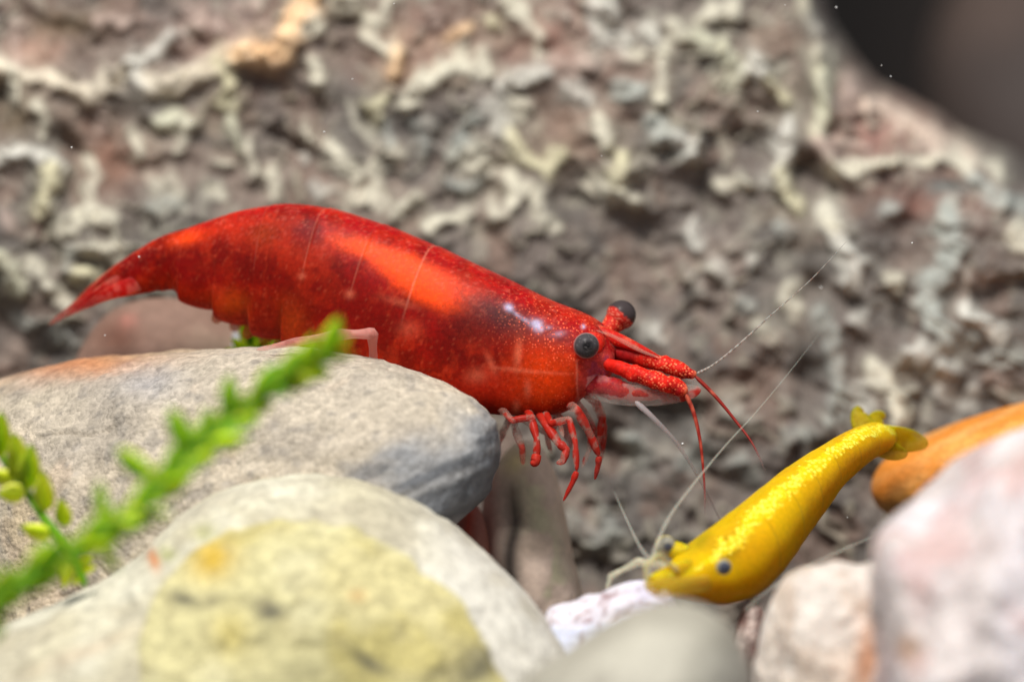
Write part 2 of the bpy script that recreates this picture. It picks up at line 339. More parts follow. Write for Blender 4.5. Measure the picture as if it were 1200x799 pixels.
# crust ridges: (origin x, y, scale), points, width, colour, strength
S1, S2, S3, S4 = (0, 0), (400, 0), (800, 0), (800, 230)
ST = [
 (S1, [(-90,255),(0,250),(80,265),(180,285),(240,320),(320,335),(380,290),(450,245),(520,290),(600,310),(680,270),(760,240),(800,190),(860,185)], 72, lin(224, 212, 190), 1.0),
 (S1, [(860,185),(920,190),(980,170),(1040,100),(1080,30),(1110,-40)], 84, OG, 1.0),
 (S1, [(480,240),(550,180),(590,120)], 56, WH, .9), (S1, [(455,225),(470,275)], 80, WH, .9),
 (S1, [(785,240),(800,300),(812,370)], 66, YL, 1.0), (S1, [(40,250),(50,320)], 50, CR, .8),
 (S1, [(130,370),(165,420),(155,490)], 42, CR, .8), (S1, [(560,440),(615,405),(640,430)], 82, GN, 1.0),
 (S1, [(470,470),(500,540)], 55, CR, .8), (S1, [(640,430),(640,520)], 40, CR, .6),
 (S1, [(-60,590),(0,570),(80,530),(150,550),(215,595)], 58, WH, .9), (S1, [(185,600),(160,680),(150,735)], 62, YL, 1.0),
 (S1, [(300,560),(330,620),(310,680)], 44, CR, .8), (S1, [(1100,235),(1112,300)], 60, CR, 1.0), (S1, [(1085,85),(1110,100)], 70, CR, 1.0),
 (S1, [(815,430),(830,510)], 52, GN, .9), (S1, [(880,500),(890,590)], 52, CR, .8), (S1, [(960,610),(990,680)], 52, CR, .8),
 (S1, [(770,570),(800,575)], 40, CR, .7), (S1, [(1080,450),(1100,500)], 44, CR, .8), (S1, [(1150,520),(1195,590)], 40, CR, .8),
 (S1, [(1070,550),(1075,575)], 40, WH, .6), (S1, [(1105,665),(1120,680)], 44, WH, .7), (S1, [(340,75),(450,80)], 56, PK, .8),
 (S1, [(540,650),(600,640),(640,690)], 56, CR, .5), (S1, [(560,730),(640,740)], 50, CR, .5), (S1, [(770,670),(775,690)], 44, CR, .6),
 (S1, [(270,765),(350,735)], 44, CR, .6), (S1, [(60,80),(70,230)], 40, PK, .5), (S1, [(660,30),(700,60)], 60, PK, .6), (S1, [(760,85),(775,100)], 56, PK, .5),
 (S1, [(840,20),(900,10)], 50, PK, .5), (S1, [(360,400),(345,470)], 36, PK, .5),
 (S2, [(180,-20),(150,50),(95,80),(90,130),(150,170),(210,185)], 56, CR, 1.0), (S2, [(205,185),(200,250)], 62, OG, .8), (S2, [(20,10),(35,30)], 70, CR, .9),
 (S2, [(240,360),(270,305),(325,270)], 62, CR, 1.0), (S2, [(360,240),(440,245),(510,255)], 68, CR, 1.0), (S2, [(500,185),(510,250)], 48, CR, .9),
 (S2, [(380,120),(420,95),(450,105)], 44, OG, .6), (S2, [(530,80),(545,95)], 52, YL, .8), (S2, [(100,400),(155,345)], 46, YL, .9), (S2, [(400,190),(430,170)], 46, CR, .8),
 (S2, [(560,10),(620,50),(660,60),(700,120),(690,200)], 42, CR, .8), (S2, [(580,10),(640,40)], 60, CR, .9), (S2, [(560,305),(630,290),(725,270)], 62, WH, 1.0),
 (S2, [(920,-20),(900,30)], 120, WH, .9), (S2, [(870,70),(900,115),(985,150)], 62, WH, 1.0), (S2, [(1025,190),(1040,195)], 56, CR, .9), (S2, [(1080,120),(1085,140)], 70, WH, .8),
 (S2, [(1130,190),(1150,280),(1120,345)], 58, CR, 1.0), (S2, [(1165,95),(1180,110)], 64, CR, .9), (S2, [(800,300),(855,350)], 66, WH, .7), (S2, [(955,310),(1035,322)], 60, BL, .9),
 (S2, [(625,380),(640,385)], 76, CR, .8), (S2, [(575,420),(560,455)], 50, WH, .8), (S2, [(605,470),(640,540),(720,590),(770,530)], 58, YL, .9),
 (S2, [(470,570),(495,575)], 92, CR, .9), (S2, [(430,490),(410,530)], 60, BL, .7), (S2, [(900,405),(930,500)], 60, CR, .9), (S2, [(985,545),(975,600),(970,660)], 66, YL, 1.0),
 (S2, [(920,670),(980,690),(1045,710)], 74, CR, .9), (S2, [(1085,420),(1130,490),(1195,530)], 58, BL, .9), (S2, [(600,615),(590,705)], 58, CR, .9),
 (S2, [(165,540),(200,540)], 52, CR, .8), (S2, [(110,580),(115,620)], 52, CR, .8), (S2, [(-10,550),(60,625)], 52, CR, .8), (S2, [(50,690),(130,720)], 64, CR, .8),
 (S2, [(180,765),(275,705)], 46, CR, .9), (S2, [(300,445),(320,460)], 44, WH, .5), (S2, [(500,360),(540,370)], 60, WH, .7), (S2, [(385,635),(475,660)], 42, BL, .7),
 (S2, [(525,730),(540,770)], 66, CR, .7), (S2, [(680,680),(685,710)], 54, CR, .6), (S2, [(720,770),(740,800)], 62, CR, .7), (S2, [(290,795),(370,775),(445,755)], 54, CR, 1.0),
 (S2, [(25,370),(50,440),(110,510)], 40, CR, .5), (S2, [(150,420),(160,500)], 36, BL, .5), (S2, [(470,420),(400,500)], 40, BL, .6), (S2, [(250,420),(300,520)], 36, BL, .4),
 (S2, [(830,190),(850,230)], 52, PK, .5), (S2, [(760,210),(780,230)], 56, PK, .5), (S2, [(320,60),(330,90)], 56, PK, .7), (S2, [(640,640),(660,690)], 40, CR, .5),
 (S3, [(50,125),(130,195),(205,240),(180,295)], 72, GN, 1.0), (S3, [(160,20),(60,65)], 62, CR, .8), (S3, [(425,0),(435,30)], 62, CR, .8), (S3, [(450,70),(460,110)], 56, WH, .6),
 (S3, [(265,225),(310,290)], 72, WH, .9), (S3, [(310,290),(365,350)], 58, YL, .9), (S3, [(380,420),(360,520),(355,620)], 64, WH, .9), (S3, [(355,620),(372,690),(402,735)], 54, YL, 1.0),
 (S3, [(485,205),(500,215)], 88, CR, 1.0), (S3, [(505,260),(495,400),(485,460)], 54, GN, 1.0), (S3, [(480,515),(505,565)], 60, PK, 1.0),
 (S3, [(530,595),(680,572),(850,560),(965,572)], 54, CR, 1.0), (S3, [(650,370),(750,390),(850,460),(960,530),(1015,565)], 74, lin(222, 200, 182), 1.0),
 (S3, [(975,565),(1000,580)], 74, CR, .9), (S3, [(1090,570),(1110,600)], 76, CR, 1.0), (S3, [(1030,640),(1100,690),(1190,720)], 80, BL, .8), (S3, [(580,290),(605,315)], 70, PK, .8),
 (S3, [(140,640),(215,670)], 54, CR, .8), (S3, [(275,640),(300,650)], 46, WH, .5), (S3, [(935,730),(930,770)], 58, CR, .9), (S3, [(700,720),(735,725)], 54, BL, .6), (S3, [(500,770),(530,790)], 62, CR, .9),
 (S3, [(-10,505),(15,515)], 54, WH, .8), (S3, [(540,480),(640,510)], 40, PK, .6), (S3, [(130,480),(150,560)], 50, CR, .4),
 (S4, [(35,130),(50,170)], 70, WH, .9), (S4, [(480,80),(550,170),(595,235),(575,285)], 76, WH, 1.0), (S4, [(480,80),(520,110)], 66, CR, 1.0),
 (S4, [(930,40),(955,180),(905,270),(850,310),(880,420),(920,470)], 76, BL, .95), (S4, [(1180,140),(1220,170)], 84, CR, .9), (S4, [(990,400),(1055,450),(1110,480)], 68, WH, 1.0),
 (S4, [(735,290),(737,310)], 66, CR, .9), (S4, [(800,560),(840,540)], 74, WH, .8), (S4, [(930,620),(950,600)], 76, WH, .6), (S4, [(380,330),(390,410)], 76, CR, .7),
 (S4, [(490,420),(530,500),(530,570),(555,680),(540,780)], 62, BL, .6), (S4, [(680,630),(740,710),(765,780)], 88, CR, 1.0), (S4, [(600,430),(640,425)], 52, WH, .5),
 (S4, [(230,225),(240,235)], 54, WH, .5), (S4, [(120,250),(150,290)], 60, WH, .5), (S4, [(190,370),(215,380)], 66, BL, .6), (S4, [(250,430),(320,500)], 54, CR, .4),
 (S4, [(1030,280),(1060,290)], 60, PK, .5), (S4, [(1100,590),(1190,560)], 60, BL, .6), (S4, [(960,540),(1020,520)], 60, BL, .5), (S4, [(1000,720),(1030,690)], 60, WH, .4),
 (S4, [(40,290),(60,340)], 50, WH, .4), (S4, [(330,110),(400,130)], 50, BL, .6),
 # lower left and lower middle, read at other scales
 ((0,0), [(40*3/4*1.0,270*3/4+620)], 50, CR, .0),
 ((0,220), [(0,330*.75),(40,420*.75),(60,480*.75)], 56, GN, .9), ((0,220), [(310*.75,200*.75),(420*.75,120*.75),(500*.75,150*.75)], 56, CR, .8),
 ((0,220), [(400*.75,290*.75),(450*.75,280*.75)], 60, CR, .9), ((0,220), [(530*.75,290*.75),(560*.75,310*.75)], 64, CR, 1.0), ((0,220), [(370*.75,400*.75),(430*.75,400*.75)], 64, YL, 1.0),
 ((0,220), [(230*.75,440*.75),(330*.75,530*.75)], 50, CR, .8), ((0,220), [(140*.75,360*.75),(180*.75,370*.75)], 50, CR, .7), ((0,220), [(290*.75,690*.75),(340*.75,720*.75)], 52, BL, .6),
 ((0,220), [(90*.75,620*.75),(130*.75,650*.75)], 56, BL, .5), ((0,220), [(20*.75,120*.75),(30*.75,160*.75)], 50, PK, .5), ((0,220), [(1000*.75,40*.75),(1060*.75,60*.75)], 44, CR, .5),
 ((0,220), [(720*.75,80*.75),(840*.75,90*.75)], 50, BL, .5), ((0,220), [(330*.75,310*.75),(300*.75,370*.75)], 44, BL, .5),
 ((660,380), [(280*.9,440*.9),(300*.9,480*.9)], 70, BL, .6), ((660,380), [(480*.9,540*.9),(560*.9,480*.9)], 80, BL, .6), ((660,380), [(700*.9,520*.9),(740*.9,580*.9)], 64, BL, .5),
 ((660,380), [(340*.9,30*.9),(350*.9,60*.9)], 70, WH, .7), ((660,380), [(860*.9,430*.9),(930*.9,420*.9)], 70, BL, .5), ((660,380), [(640*.9,330*.9),(700*.9,360*.9)], 60, WH, .4),
 ((540,480), [(430*.9,440*.9),(520*.9,520*.9)], 80, BL, .4), ((540,480), [(690*.9,140*.9),(720*.9,200*.9)], 90, BL, .5), ((540,480), [(560*.9,400*.9),(600*.9,470*.9)], 60, BL, .4),
 ((1000,440), [(20,60),(40,120)], 90, WH, .6), ((1000,440), [(300,60),(330,80)], 70, WH, .5), ((1000,440), [(470,20),(520,40)], 60, PK, .5),
]
# hollows and undercuts: points, width, depth
HO = [
 (S1, [(850,265),(900,275),(965,275)], 44, .7), (S1, [(880,465),(960,470),(1060,510)], 44, .7), (S1, [(500,440),(545,470),(600,475)], 40, .7), (S1, [(240,500),(280,560),(265,690)], 60, .8),
 (S1, [(395,290),(430,270)], 40, .8), (S1, [(0,330),(20,420)], 70, .8), (S1, [(650,340),(700,330),(740,420)], 60, .5), (S1, [(100,640),(130,740)], 60, .6), (S1, [(430,570),(540,590)], 60, .5), (S1, [(1060,520),(1140,570)], 40, .5),
 (S2, [(0,60),(50,90)], 60, .7), (S2, [(890,300),(960,370),(1060,440)], 70, .8), (S2, [(560,690),(400,700),(300,720),(220,790)], 56, .8), (S2, [(100,430),(120,450)], 50, .7), (S2, [(780,690),(900,720)], 60, .7),
 (S2, [(580,110),(620,170)], 70, .5), (S2, [(230,290),(250,240)], 40, .6), (S2, [(540,590),(600,570)], 50, .5), (S2, [(1050,560),(1190,560)], 50, .5), (S2, [(900,160),(1010,170)], 40, .6), (S2, [(760,620),(880,640)], 60, .4),
 (S3, [(400,600),(460,640),(530,680)], 80, 1.0), (S3, [(190,490),(290,530)], 90, .7), (S3, [(540,465),(600,480)], 44, .6), (S3, [(950,660),(1060,665)], 40, .7), (S3, [(60,650),(110,760)], 90, .6), (S3, [(150,90),(210,90)], 40, .6), (S3, [(230,340),(300,400)], 50, .5),
 (S4, [(450,330),(600,370)], 70, .7), (S4, [(1040,385),(1110,320),(1200,305)], 56, .9), (S4, [(960,560),(1000,620)], 60, .6), (S4, [(740,410),(770,440)], 60, .7), (S4, [(60,400),(150,470),(200,500)], 80, .6), (S4, [(430,600),(430,740)], 80, .6), (S4, [(640,520),(620,700)], 70, .5), (S4, [(800,640),(830,780)], 90, .7), (S4, [(950,720),(1190,700)], 70, .4),
 ((660,380), [(330*.9,330*.9),(420*.9,370*.9)], 120, .9), ((660,380), [(180*.9,490*.9),(260*.9,520*.9)], 110, .8), ((660,380), [(560*.9,560*.9),(700*.9,640*.9)], 120, .6), ((660,380), [(800*.9,180*.9),(760*.9,260*.9)], 110, .5),
 ((540,480), [(560*.9,170*.9),(700*.9,240*.9)], 90, .7), ((540,480), [(500*.9,600*.9),(620*.9,640*.9)], 120, .6), ((0,220), [(310*.75,430*.75),(370*.75,460*.75)], 40, .8), ((0,220), [(220*.75,200*.75),(240*.75,330*.75)], 54, .7), ((0,220), [(0,560*.75),(40*.75,640*.75)], 90, .7),
]
def seg_dist(x, y, pts):
    d = np.full(x.shape, 1e9)
    if len(pts) == 1:
        return np.hypot(x - pts[0][0], y - pts[0][1])
    for (ax, ay), (bx_, by_) in zip(pts[:-1], pts[1:]):
        vx, vy = bx_ - ax, by_ - ay
        t = np.clip(((x - ax) * vx + (y - ay) * vy) / (vx * vx + vy * vy + 1e-9), 0, 1)
        d = np.minimum(d, np.hypot(x - ax - t * vx, y - ay - t * vy))
    return d

NX, NY, NB = 820, 430, 36
xs = np.linspace(-560, 1440, NX)
edge_x = [-700, 930, 955, 973, 997, 1027, 1067, 1110, 1143, 1177, 1200, 1260, 1400]
edge_y = [-170, -170, -30, 33, 67, 107, 127, 153, 173, 180, 197, 225, 300]
ytop = np.interp(xs, edge_x, edge_y)
ytop = ytop + 4 * fbm(np.stack([xs / 26, 0 * xs, 0 * xs], -1), 3)
vv = np.linspace(0, 1, NY)
PX = np.repeat(xs[:, None], NY, 1)
PY = 1010 + (ytop[:, None] - 1010) * vv[None, :]
q = np.stack([PX, PY, 0 * PX], -1)
wx = PX + 5 * fbm(q / 30, 2) + 0.8 * noise(q / 5.0 + 3)
wy = PY + 5 * fbm(q / 30 + 50, 2) + 0.8 * noise(q / 5.0 + 31)
qd = np.stack([(PX * .8 + PY * .6) / 46, (PY * .8 - PX * .6) / 30, 0 * PX], -1) + 0.5 * np.stack([fbm(q / 40, 2), fbm(q / 40 + 20, 2), 0 * PX], -1)
H = 0.10 * fbm(q / 150, 3) + 0.02 * fbm(q / 34 + 9, 3) + 0.05 * (0.35 - np.abs(fbm(qd, 3))) + 0.008 * (0.3 - np.abs(fbm(qd * 2.3 + 8, 2)))
base = mixc(np.tile(lin(114, 104, 98), PX.shape + (1,)), lin(128, 113, 104), sstep(-0.1, 0.5, fbm(q / 110 + 4, 3)))
base = mixc(base, lin(96, 91, 87), sstep(0.0, 0.5, fbm(q / 60 + 40, 3)) * 0.8)
base = mixc(base, lin(120, 96, 84), sstep(0.25, 0.6, fbm(q / 45 + 80, 3)) * 0.5)
# pinkish bare faces above the long ridge
for cx, cy, rx, ry, c, a in ((260, 55, 90, 40, lin(166, 140, 130), .8), (45, 60, 35, 25, lin(182, 146, 128), .8), (130, 190, 40, 45, lin(140, 100, 82), .7), (80, 28, 50, 18, lin(104, 86, 62), .8),
                             (650, 40, 60, 60, lin(160, 122, 108), .7), (510, 60, 90, 40, lin(158, 120, 104), .6), (670, 150, 45, 50, lin(150, 122, 104), .6), (1030, 155, 55, 35, lin(160, 116, 104), .8), (1100, 235, 70, 28, lin(132, 84, 70), .8),
                             (900, 40, 40, 30, lin(146, 124, 108), .6), (20, 130, 30, 40, lin(92, 80, 52), .6), (1110, 222, 28, 8, lin(92, 112, 112), .8)):
    base = mixc(base, c, a * np.exp(-((wx - cx) / rx) ** 2 - ((wy - cy) / ry) ** 2))
# thin worm-like crust everywhere between the big ridges
qs = np.stack([wx / 30, wy / 44, 0 * wx], -1)
worm = 1 - np.abs(fbm(qs + 7, 2)) * 7.0
mask = sstep(-0.2, 0.45, fbm(q / 70 + 12, 2))
wf = sstep(0.15, 0.9, worm) * mask
H = H + 0.035 * wf
base = mixc(base, lin(178, 172, 152), wf * 0.55)
bl = sstep(0.30, 0.62, fbm(np.stack([wx / 17, wy / 21, 0 * wx], -1) + 71, 2)) * sstep(-.35, .25, fbm(q / 90 + 31, 2))
base = mixc(base, lin(176, 172, 156), bl * 0.35); H = H + 0.015 * bl
crust = np.zeros(PX.shape); ccol = base.copy(); hr = np.zeros(PX.shape); halo = np.zeros(PX.shape)
for og, pts, w, c, a in ST:
    if a <= 0: continue
    p3 = [(og[0] + x / 3.0, og[1] + y / 3.0) for x, y in pts]
    w = w / 3.0 * 0.50
    X0 = min(p[0] for p in p3) - 6 * w - 12; X1 = max(p[0] for p in p3) + 6 * w + 12
    i0, i1 = np.searchsorted(xs, [X0, X1])
    if i1 <= i0: continue
    sl = slice(i0, i1)
    d = seg_dist(wx[sl], wy[sl], p3) / w
    d = d * (1 + 0.40 * fbm(q[sl] / 17 + 5, 2)) + 0.10 * fbm(q[sl] / 8 + 15, 2)
    prof = np.clip(1 - (d / 1.35) ** 2, 0, 1) ** 0.7
    hr[sl] = np.maximum(hr[sl], prof * w * K * 1.0 * (0.4 + 0.6 * a))
    wgt = sstep(1.4, 0.5, d) * a * (0.72 + 0.28 * sstep(-.3, .2, fbm(q[sl] / 10 + 33, 2)))
    hal = np.exp(-(d / 2.1) ** 2) * a
    halo[sl] = np.maximum(halo[sl], hal)
    ccol[sl] = mixc(ccol[sl], np.asarray(c), wgt)
    ccol[sl] = mixc(ccol[sl], np.asarray(c) * .82, 0.20 * hal * (1 - wgt))
    crust[sl] = np.maximum(crust[sl], wgt)
for og, pts, w, a in HO:
    p3 = [(og[0] + x / 3.0, og[1] + y / 3.0) for x, y in pts]
    w = w / 3.0 * 0.7
    X0 = min(p[0] for p in p3) - 3 * w - 12; X1 = max(p[0] for p in p3) + 3 * w + 12
    i0, i1 = np.searchsorted(xs, [X0, X1]); sl = slice(i0, i1)
    d = seg_dist(wx[sl], wy[sl], p3) / w
    H[sl] -= 0.12 * a * np.exp(-(d / 0.95) ** 2) * (w / 16) ** 0.6
H = H + 0.045 * halo + hr * 0.85 * (1 + 0.15 * fbm(q / 9 + 3, 2)) + 0.003 * fbm(q / 6, 2)
rockcol = ccol * (1 + 0.10 * fbm(q / 9 + 60, 3))[..., None]
# speckle of pale grains inside the bare rock
rockcol = mixc(rockcol, lin(180, 172, 158), sstep(0.45, 0.8, noise(q / 6 + 90)) * 0.25 * (1 - crust))
dep = 1.88 - 0.0008 * (PY - 400) - H
edge = np.clip(1 - (PY - ytop[:, None]) / 95.0, 0, 1)
dep = dep + 0.75 * (1 - np.sqrt(np.clip(1 - edge ** 2.2, 0, 1))) * (PX > 900)
le = np.clip((-400 - PX) / 160.0, 0, 1)
dep = dep + 1.5 * (1 - np.sqrt(np.clip(1 - le ** 2, 0, 1)))
front = P(PX, PY, dep)
# roll the top over to the back and down again: a rock, not a sheet
tt = np.linspace(0, 1, NB + 1)[1:]
top_d = dep[:, -1]
back = np.stack([P(xs, ytop - 10 * math.sin(min(1, t * 3) * math.pi) + (0 if t < .5 else (t - .5) * 2 * (1010 - ytop)), top_d + 2.6 * math.sin(min(1, t * 2) * math.pi / 2)) for t in tt], 1)
allv = np.concatenate([front, back], 1)
NT = allv.shape[1]
colb = np.concatenate([rockcol, np.repeat(rockcol[:, -1:], NB, 1)], 1)
v = allv.reshape(-1, 3)
quads = grid_quads(NX, NT, True)
caps = [[j, j + 1, NT - 2 - j, NT - 1 - j] for j in range(NT // 2 - 1)]
caps += [[(NX - 1) * NT + a for a in reversed(cq)] for cq in caps]
mesh_obj('crusted_rock', v, np.concatenate([quads, np.array(caps)]), M_ROCKWALL, None, colb.reshape(-1, 3),
         label='huge brown rock wall covered in pale worm-like crust behind both shrimp', cat='rock')

# ------------------------------------------------------------------ stones
def stone(name, outline, d, tf, tb, mat, colf, label, cat='stone', tilt=(0, 0), power=2.3, lump=0.05, lump_scale=1.2, fine=0.012, fine_scale=7, nth=220, nps=110, carve=None, smooth=3, group=None):
    """closed stone: outline (photo pixels) is its widest contour, tf / tb its bulge in cm to the front and the back"""
    o = np.asarray(outline, float)
    c = np.array([(o[:, 0].min() + o[:, 0].max()) / 2, (o[:, 1].min() + o[:, 1].max()) / 2])
    th = np.linspace(0, 2 * np.pi, nth, endpoint=False)
    dx, dy = np.cos(th), np.sin(th)
    a = o; bb = np.roll(o, -1, 0)
    r = np.zeros(nth)
    for (x0, y0), (x1, y1) in zip(a - c, bb - c):
        den = dx * (y1 - y0) - dy * (x1 - x0)
        with np.errstate(all='ignore'):
            t = (x0 * (y1 - y0) - y0 * (x1 - x0)) / den
            u = (x0 * dy - y0 * dx) / den
        ok = (t > 0) & (u >= -1e-6) & (u <= 1 + 1e-6) & np.isfinite(t)
        r = np.where(ok, np.maximum(r, t), r)
    for _ in range(smooth):
        r = (np.roll(r, 1) + 2 * r + np.roll(r, -1)) / 4
    ps = np.linspace(-np.pi / 2 + 1e-3, np.pi / 2 - 1e-3, nps)
    rho = np.cos(ps) ** (2 / power); dz = np.sign(ps) * np.abs(np.sin(ps)) ** (2 / power)
    px = c[0] + rho[:, None] * (r * dx)[None]; py = c[1] + rho[:, None] * (r * dy)[None]
    dd = d + np.where(dz < 0, tf, tb)[:, None] * dz[:, None] + tilt[0] * (px - c[0]) + tilt[1] * (py - c[1])
    v = P(px, py, dd)
    ctr = P(c[0], c[1], d)
    nrm = v - ctr; nrm /= np.linalg.norm(nrm, axis=-1)[..., None]
    h = lump * fbm(v * lump_scale + d * 7, 3) + fine * fbm(v * fine_scale, 4)
    # the seen contour keeps its place; lumps act on the faces
    if carve is not None:
        h = h + carve(px, py, v)
    v = v + nrm * h[..., None] * (0.35 + 0.65 * np.abs(dz)[:, None, None])
    v[..., 2] = np.maximum(v[..., 2], -0.02)
    col = colf(px.ravel(), py.ravel(), v.reshape(-1, 3))
    return mesh_obj(name, v.reshape(-1, 3), grid_quads(nps, nth), mat, None, col, label=label, cat=cat, group=group)

def tone(v, base, alt, scale, lo=-0.3, hi=0.4, seed=0.0):
    return mixc(np.tile(np.asarray(base, float), (len(v), 1)), alt, sstep(lo, hi, fbm(v * scale + seed, 4)))
def spot(c, px, py, cx, cy, rx, ry, col, a, ang=0.0):
    ca, sa = math.cos(ang), math.sin(ang)
    x = (px - cx) * ca + (py - cy) * sa; y = -(px - cx) * sa + (py - cy) * ca
    return mixc(c, col, a * np.exp(-(x / rx) ** 2 - (y / ry) ** 2))

# long grey stone under the red shrimp
def grey_col(px, py, v):
    c = tone(v, lin(208, 193, 170), lin(188, 176, 158), 1.4)
    c = mixc(c, lin(160, 150, 138), sstep(0.1, 0.6, fbm(v * 2.4 + 61, 4)) * 0.5)
    c = mixc(c, lin(190, 176, 138), sstep(330, 60, px) * sstep(-0.4, 0.4, fbm(v * 1.3 + 5, 3)) * 0.8)
    c = mixc(c, lin(204, 176, 150), sstep(0.2, 0.6, fbm(v * 3.0 + 9, 3)) * 0.3)
    c = mixc(c, lin(150, 142, 132), sstep(0.4, 0.7, noise(v * 21 + 3)) * 0.6)
    c = spot(c, px, py, 95, 428, 90, 16, lin(196, 118, 66), 0.75, -0.08)
    c = spot(c, px, py, 175, 455, 40, 25, lin(170, 166, 166), 0.7)
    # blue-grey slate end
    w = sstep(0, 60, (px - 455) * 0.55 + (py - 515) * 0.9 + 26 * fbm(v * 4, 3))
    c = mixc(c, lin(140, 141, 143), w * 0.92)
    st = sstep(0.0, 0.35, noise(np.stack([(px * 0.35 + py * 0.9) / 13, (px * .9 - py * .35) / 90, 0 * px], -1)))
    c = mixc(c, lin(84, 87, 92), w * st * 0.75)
    return c * (1 + 0.12 * fbm(v * 14, 3))[:, None]
def grey_carve(px, py, v):
    h = 0 * px
    y = py - (512 - (px - 90) * 0.14 + 3 * np.sin(px / 14))
    h -= 0.035 * np.exp(-(y / 2.6) ** 2) * sstep(25, 50, px) * sstep(160, 130, px)
    h += 0.02 * sstep(0, 40, (px - 470) * 0.55 + (py - 525) * 0.9) * fbm(np.stack([(px * 0.35 + py * 0.9) / 8, (px * .9 - py * .35) / 60, 0 * px], -1), 3)
    return h
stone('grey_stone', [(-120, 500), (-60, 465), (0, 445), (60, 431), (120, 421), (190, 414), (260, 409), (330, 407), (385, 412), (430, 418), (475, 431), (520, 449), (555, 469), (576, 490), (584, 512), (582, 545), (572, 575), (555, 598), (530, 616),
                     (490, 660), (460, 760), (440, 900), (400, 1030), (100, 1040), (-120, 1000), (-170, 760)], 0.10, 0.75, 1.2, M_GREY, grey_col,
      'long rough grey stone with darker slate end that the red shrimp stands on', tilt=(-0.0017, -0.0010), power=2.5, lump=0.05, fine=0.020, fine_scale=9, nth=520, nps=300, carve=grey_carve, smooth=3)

# cream stone in front, its flat front face worn through to a yellow core
YO = np.array([(150, 1100), (160, 860), (164, 790), (172, 735), (190, 690), (222, 652), (265, 627), (320, 613), (370, 611), (420, 620), (465, 643), (505, 676), (540, 713), (568, 750), (590, 795), (604, 850), (620, 1100)], float)
def yface(px, py, v):
    """signed distance in pixels, positive inside the yellow face"""
    x = px + 5 * fbm(v * 3, 3) + 2 * noise(v * 14); y = py + 5 * fbm(v * 3 + 9, 3) + 2 * noise(v * 14 + 5)
    d = np.full(np.shape(px), 1e9); ins = np.zeros(np.shape(px), bool)
    for (ax, ay), (bx_, by_) in zip(YO, np.roll(YO, -1, 0)):
        vx, vy = bx_ - ax, by_ - ay
        t = np.clip(((x - ax) * vx + (y - ay) * vy) / (vx * vx + vy * vy), 0, 1)
        d = np.minimum(d, np.hypot(x - ax - t * vx, y - ay - t * vy))
        cr = (ay > y) != (by_ > y)
        with np.errstate(all='ignore'):
            ins ^= cr & (x < (bx_ - ax) * (y - ay) / (by_ - ay) + ax)
    return np.where(ins, d, -d)
def cream_col(px, py, v):
    c = tone(v, lin(210, 205, 184), lin(198, 190, 163), 1.8)
    c = mixc(c, lin(218, 214, 204), sstep(420, 560, px) * 0.8)
    c = mixc(c, lin(172, 163, 142), sstep(0.05, 0.5, fbm(v * 4 + 3, 4)) * 0.5)
    c = spot(c, px, py, 180, 655, 6, 14, lin(206, 120, 60), 0.8, -0.3)
    c = spot(c, px, py, 196, 648, 10, 9, lin(150, 158, 70), 0.6)
    c = spot(c, px, py, 240, 625, 14, 10, lin(180, 182, 110), 0.5)
    c = spot(c, px, py, 95, 762, 60, 9, lin(176, 150, 120), 0.5, -0.4)
    y = tone(v, lin(204, 194, 144), lin(194, 182, 120), 2.6)
    y = mixc(y, lin(208, 206, 178), sstep(0.0, 0.6, fbm(v * 2.2 + 21, 2)) * 0.35)
    y = spot(y, px, py, 250, 658, 26, 20, lin(204, 166, 40), 0.85, -0.5)
    for cx, cy, rx, ry, an, a in ((217, 703, 16, 9, .2, .8), (250, 706, 12, 8, 0, .6), (312, 718, 20, 10, .35, .95), (425, 775, 24, 8, .5, .9), (550, 785, 34, 14, -.6, .7), (560, 770, 14, 18, 0, .6), (505, 792, 26, 8, -.4, .5)):
        y = spot(y, px + 6 * noise(v * 9), py + 6 * noise(v * 9 + 4), cx, cy, rx, ry, lin(84, 82, 74), a, an)
    y = spot(y, px, py, 270, 745, 22, 26, lin(196, 176, 80), 0.5)
    y = spot(y, px, py, 415, 700, 10, 8, lin(208, 166, 108), 0.6)
    y = mixc(y, lin(170, 160, 120), sstep(0.25, 0.6, noise(v * 13 + 2)) * 0.3)
    w = sstep(-4, 4, yface(px, py, v))[:, None] * (v[:, 1] < P(400, 700, -1.1)[1])[:, None]
    c = c * (1 - w) + y * w
    return c * (1 + 0.10 * fbm(v * 16, 3))[:, None]
def cream_carve(px, py, v):
    return 0.02 * sstep(-6, 6, yface(px.ravel(), py.ravel(), v.reshape(-1, 3))).reshape(px.shape)
stone('cream_stone', [(-150, 830), (-80, 775), (0, 733), (60, 708), (115, 682), (165, 648), (205, 607), (250, 577), (310, 559), (370, 554), (425, 562), (480, 582), (530, 610), (575, 648), (615, 690), (645, 730), (670, 780), (690, 860), (690, 960), (640, 1040), (100, 1050), (-120, 960)],
      -1.0, 0.75, 0.6, M_CREAM, cream_col, 'large cream stone with flat mottled yellow front face and dark grey spots', tilt=(0, -0.0016), power=2.5, lump=0.03, fine=0.014, fine_scale=12, nth=420, nps=260, carve=cream_carve)

# smooth grey pebble, bottom middle
stone('grey_pebble', [(585, 850), (620, 790), (660, 763), (705, 730), (745, 708), (785, 700), (820, 704), (850, 721), (872, 750), (884, 790), (890, 850), (880, 950), (840, 1060), (650, 1060), (590, 950)], -2.7, 0.7, 0.6, M_SMOOTH,
      lambda px, py, v: mixc(tone(v, lin(188, 183, 168), lin(166, 161, 147), 2.3), lin(146, 140, 128), sstep(.3, .6, fbm(v * 7, 3)) * .5), 'smooth dull grey pebble below the yellow shrimp head', power=2.3, lump=0.03, nth=140, nps=80)

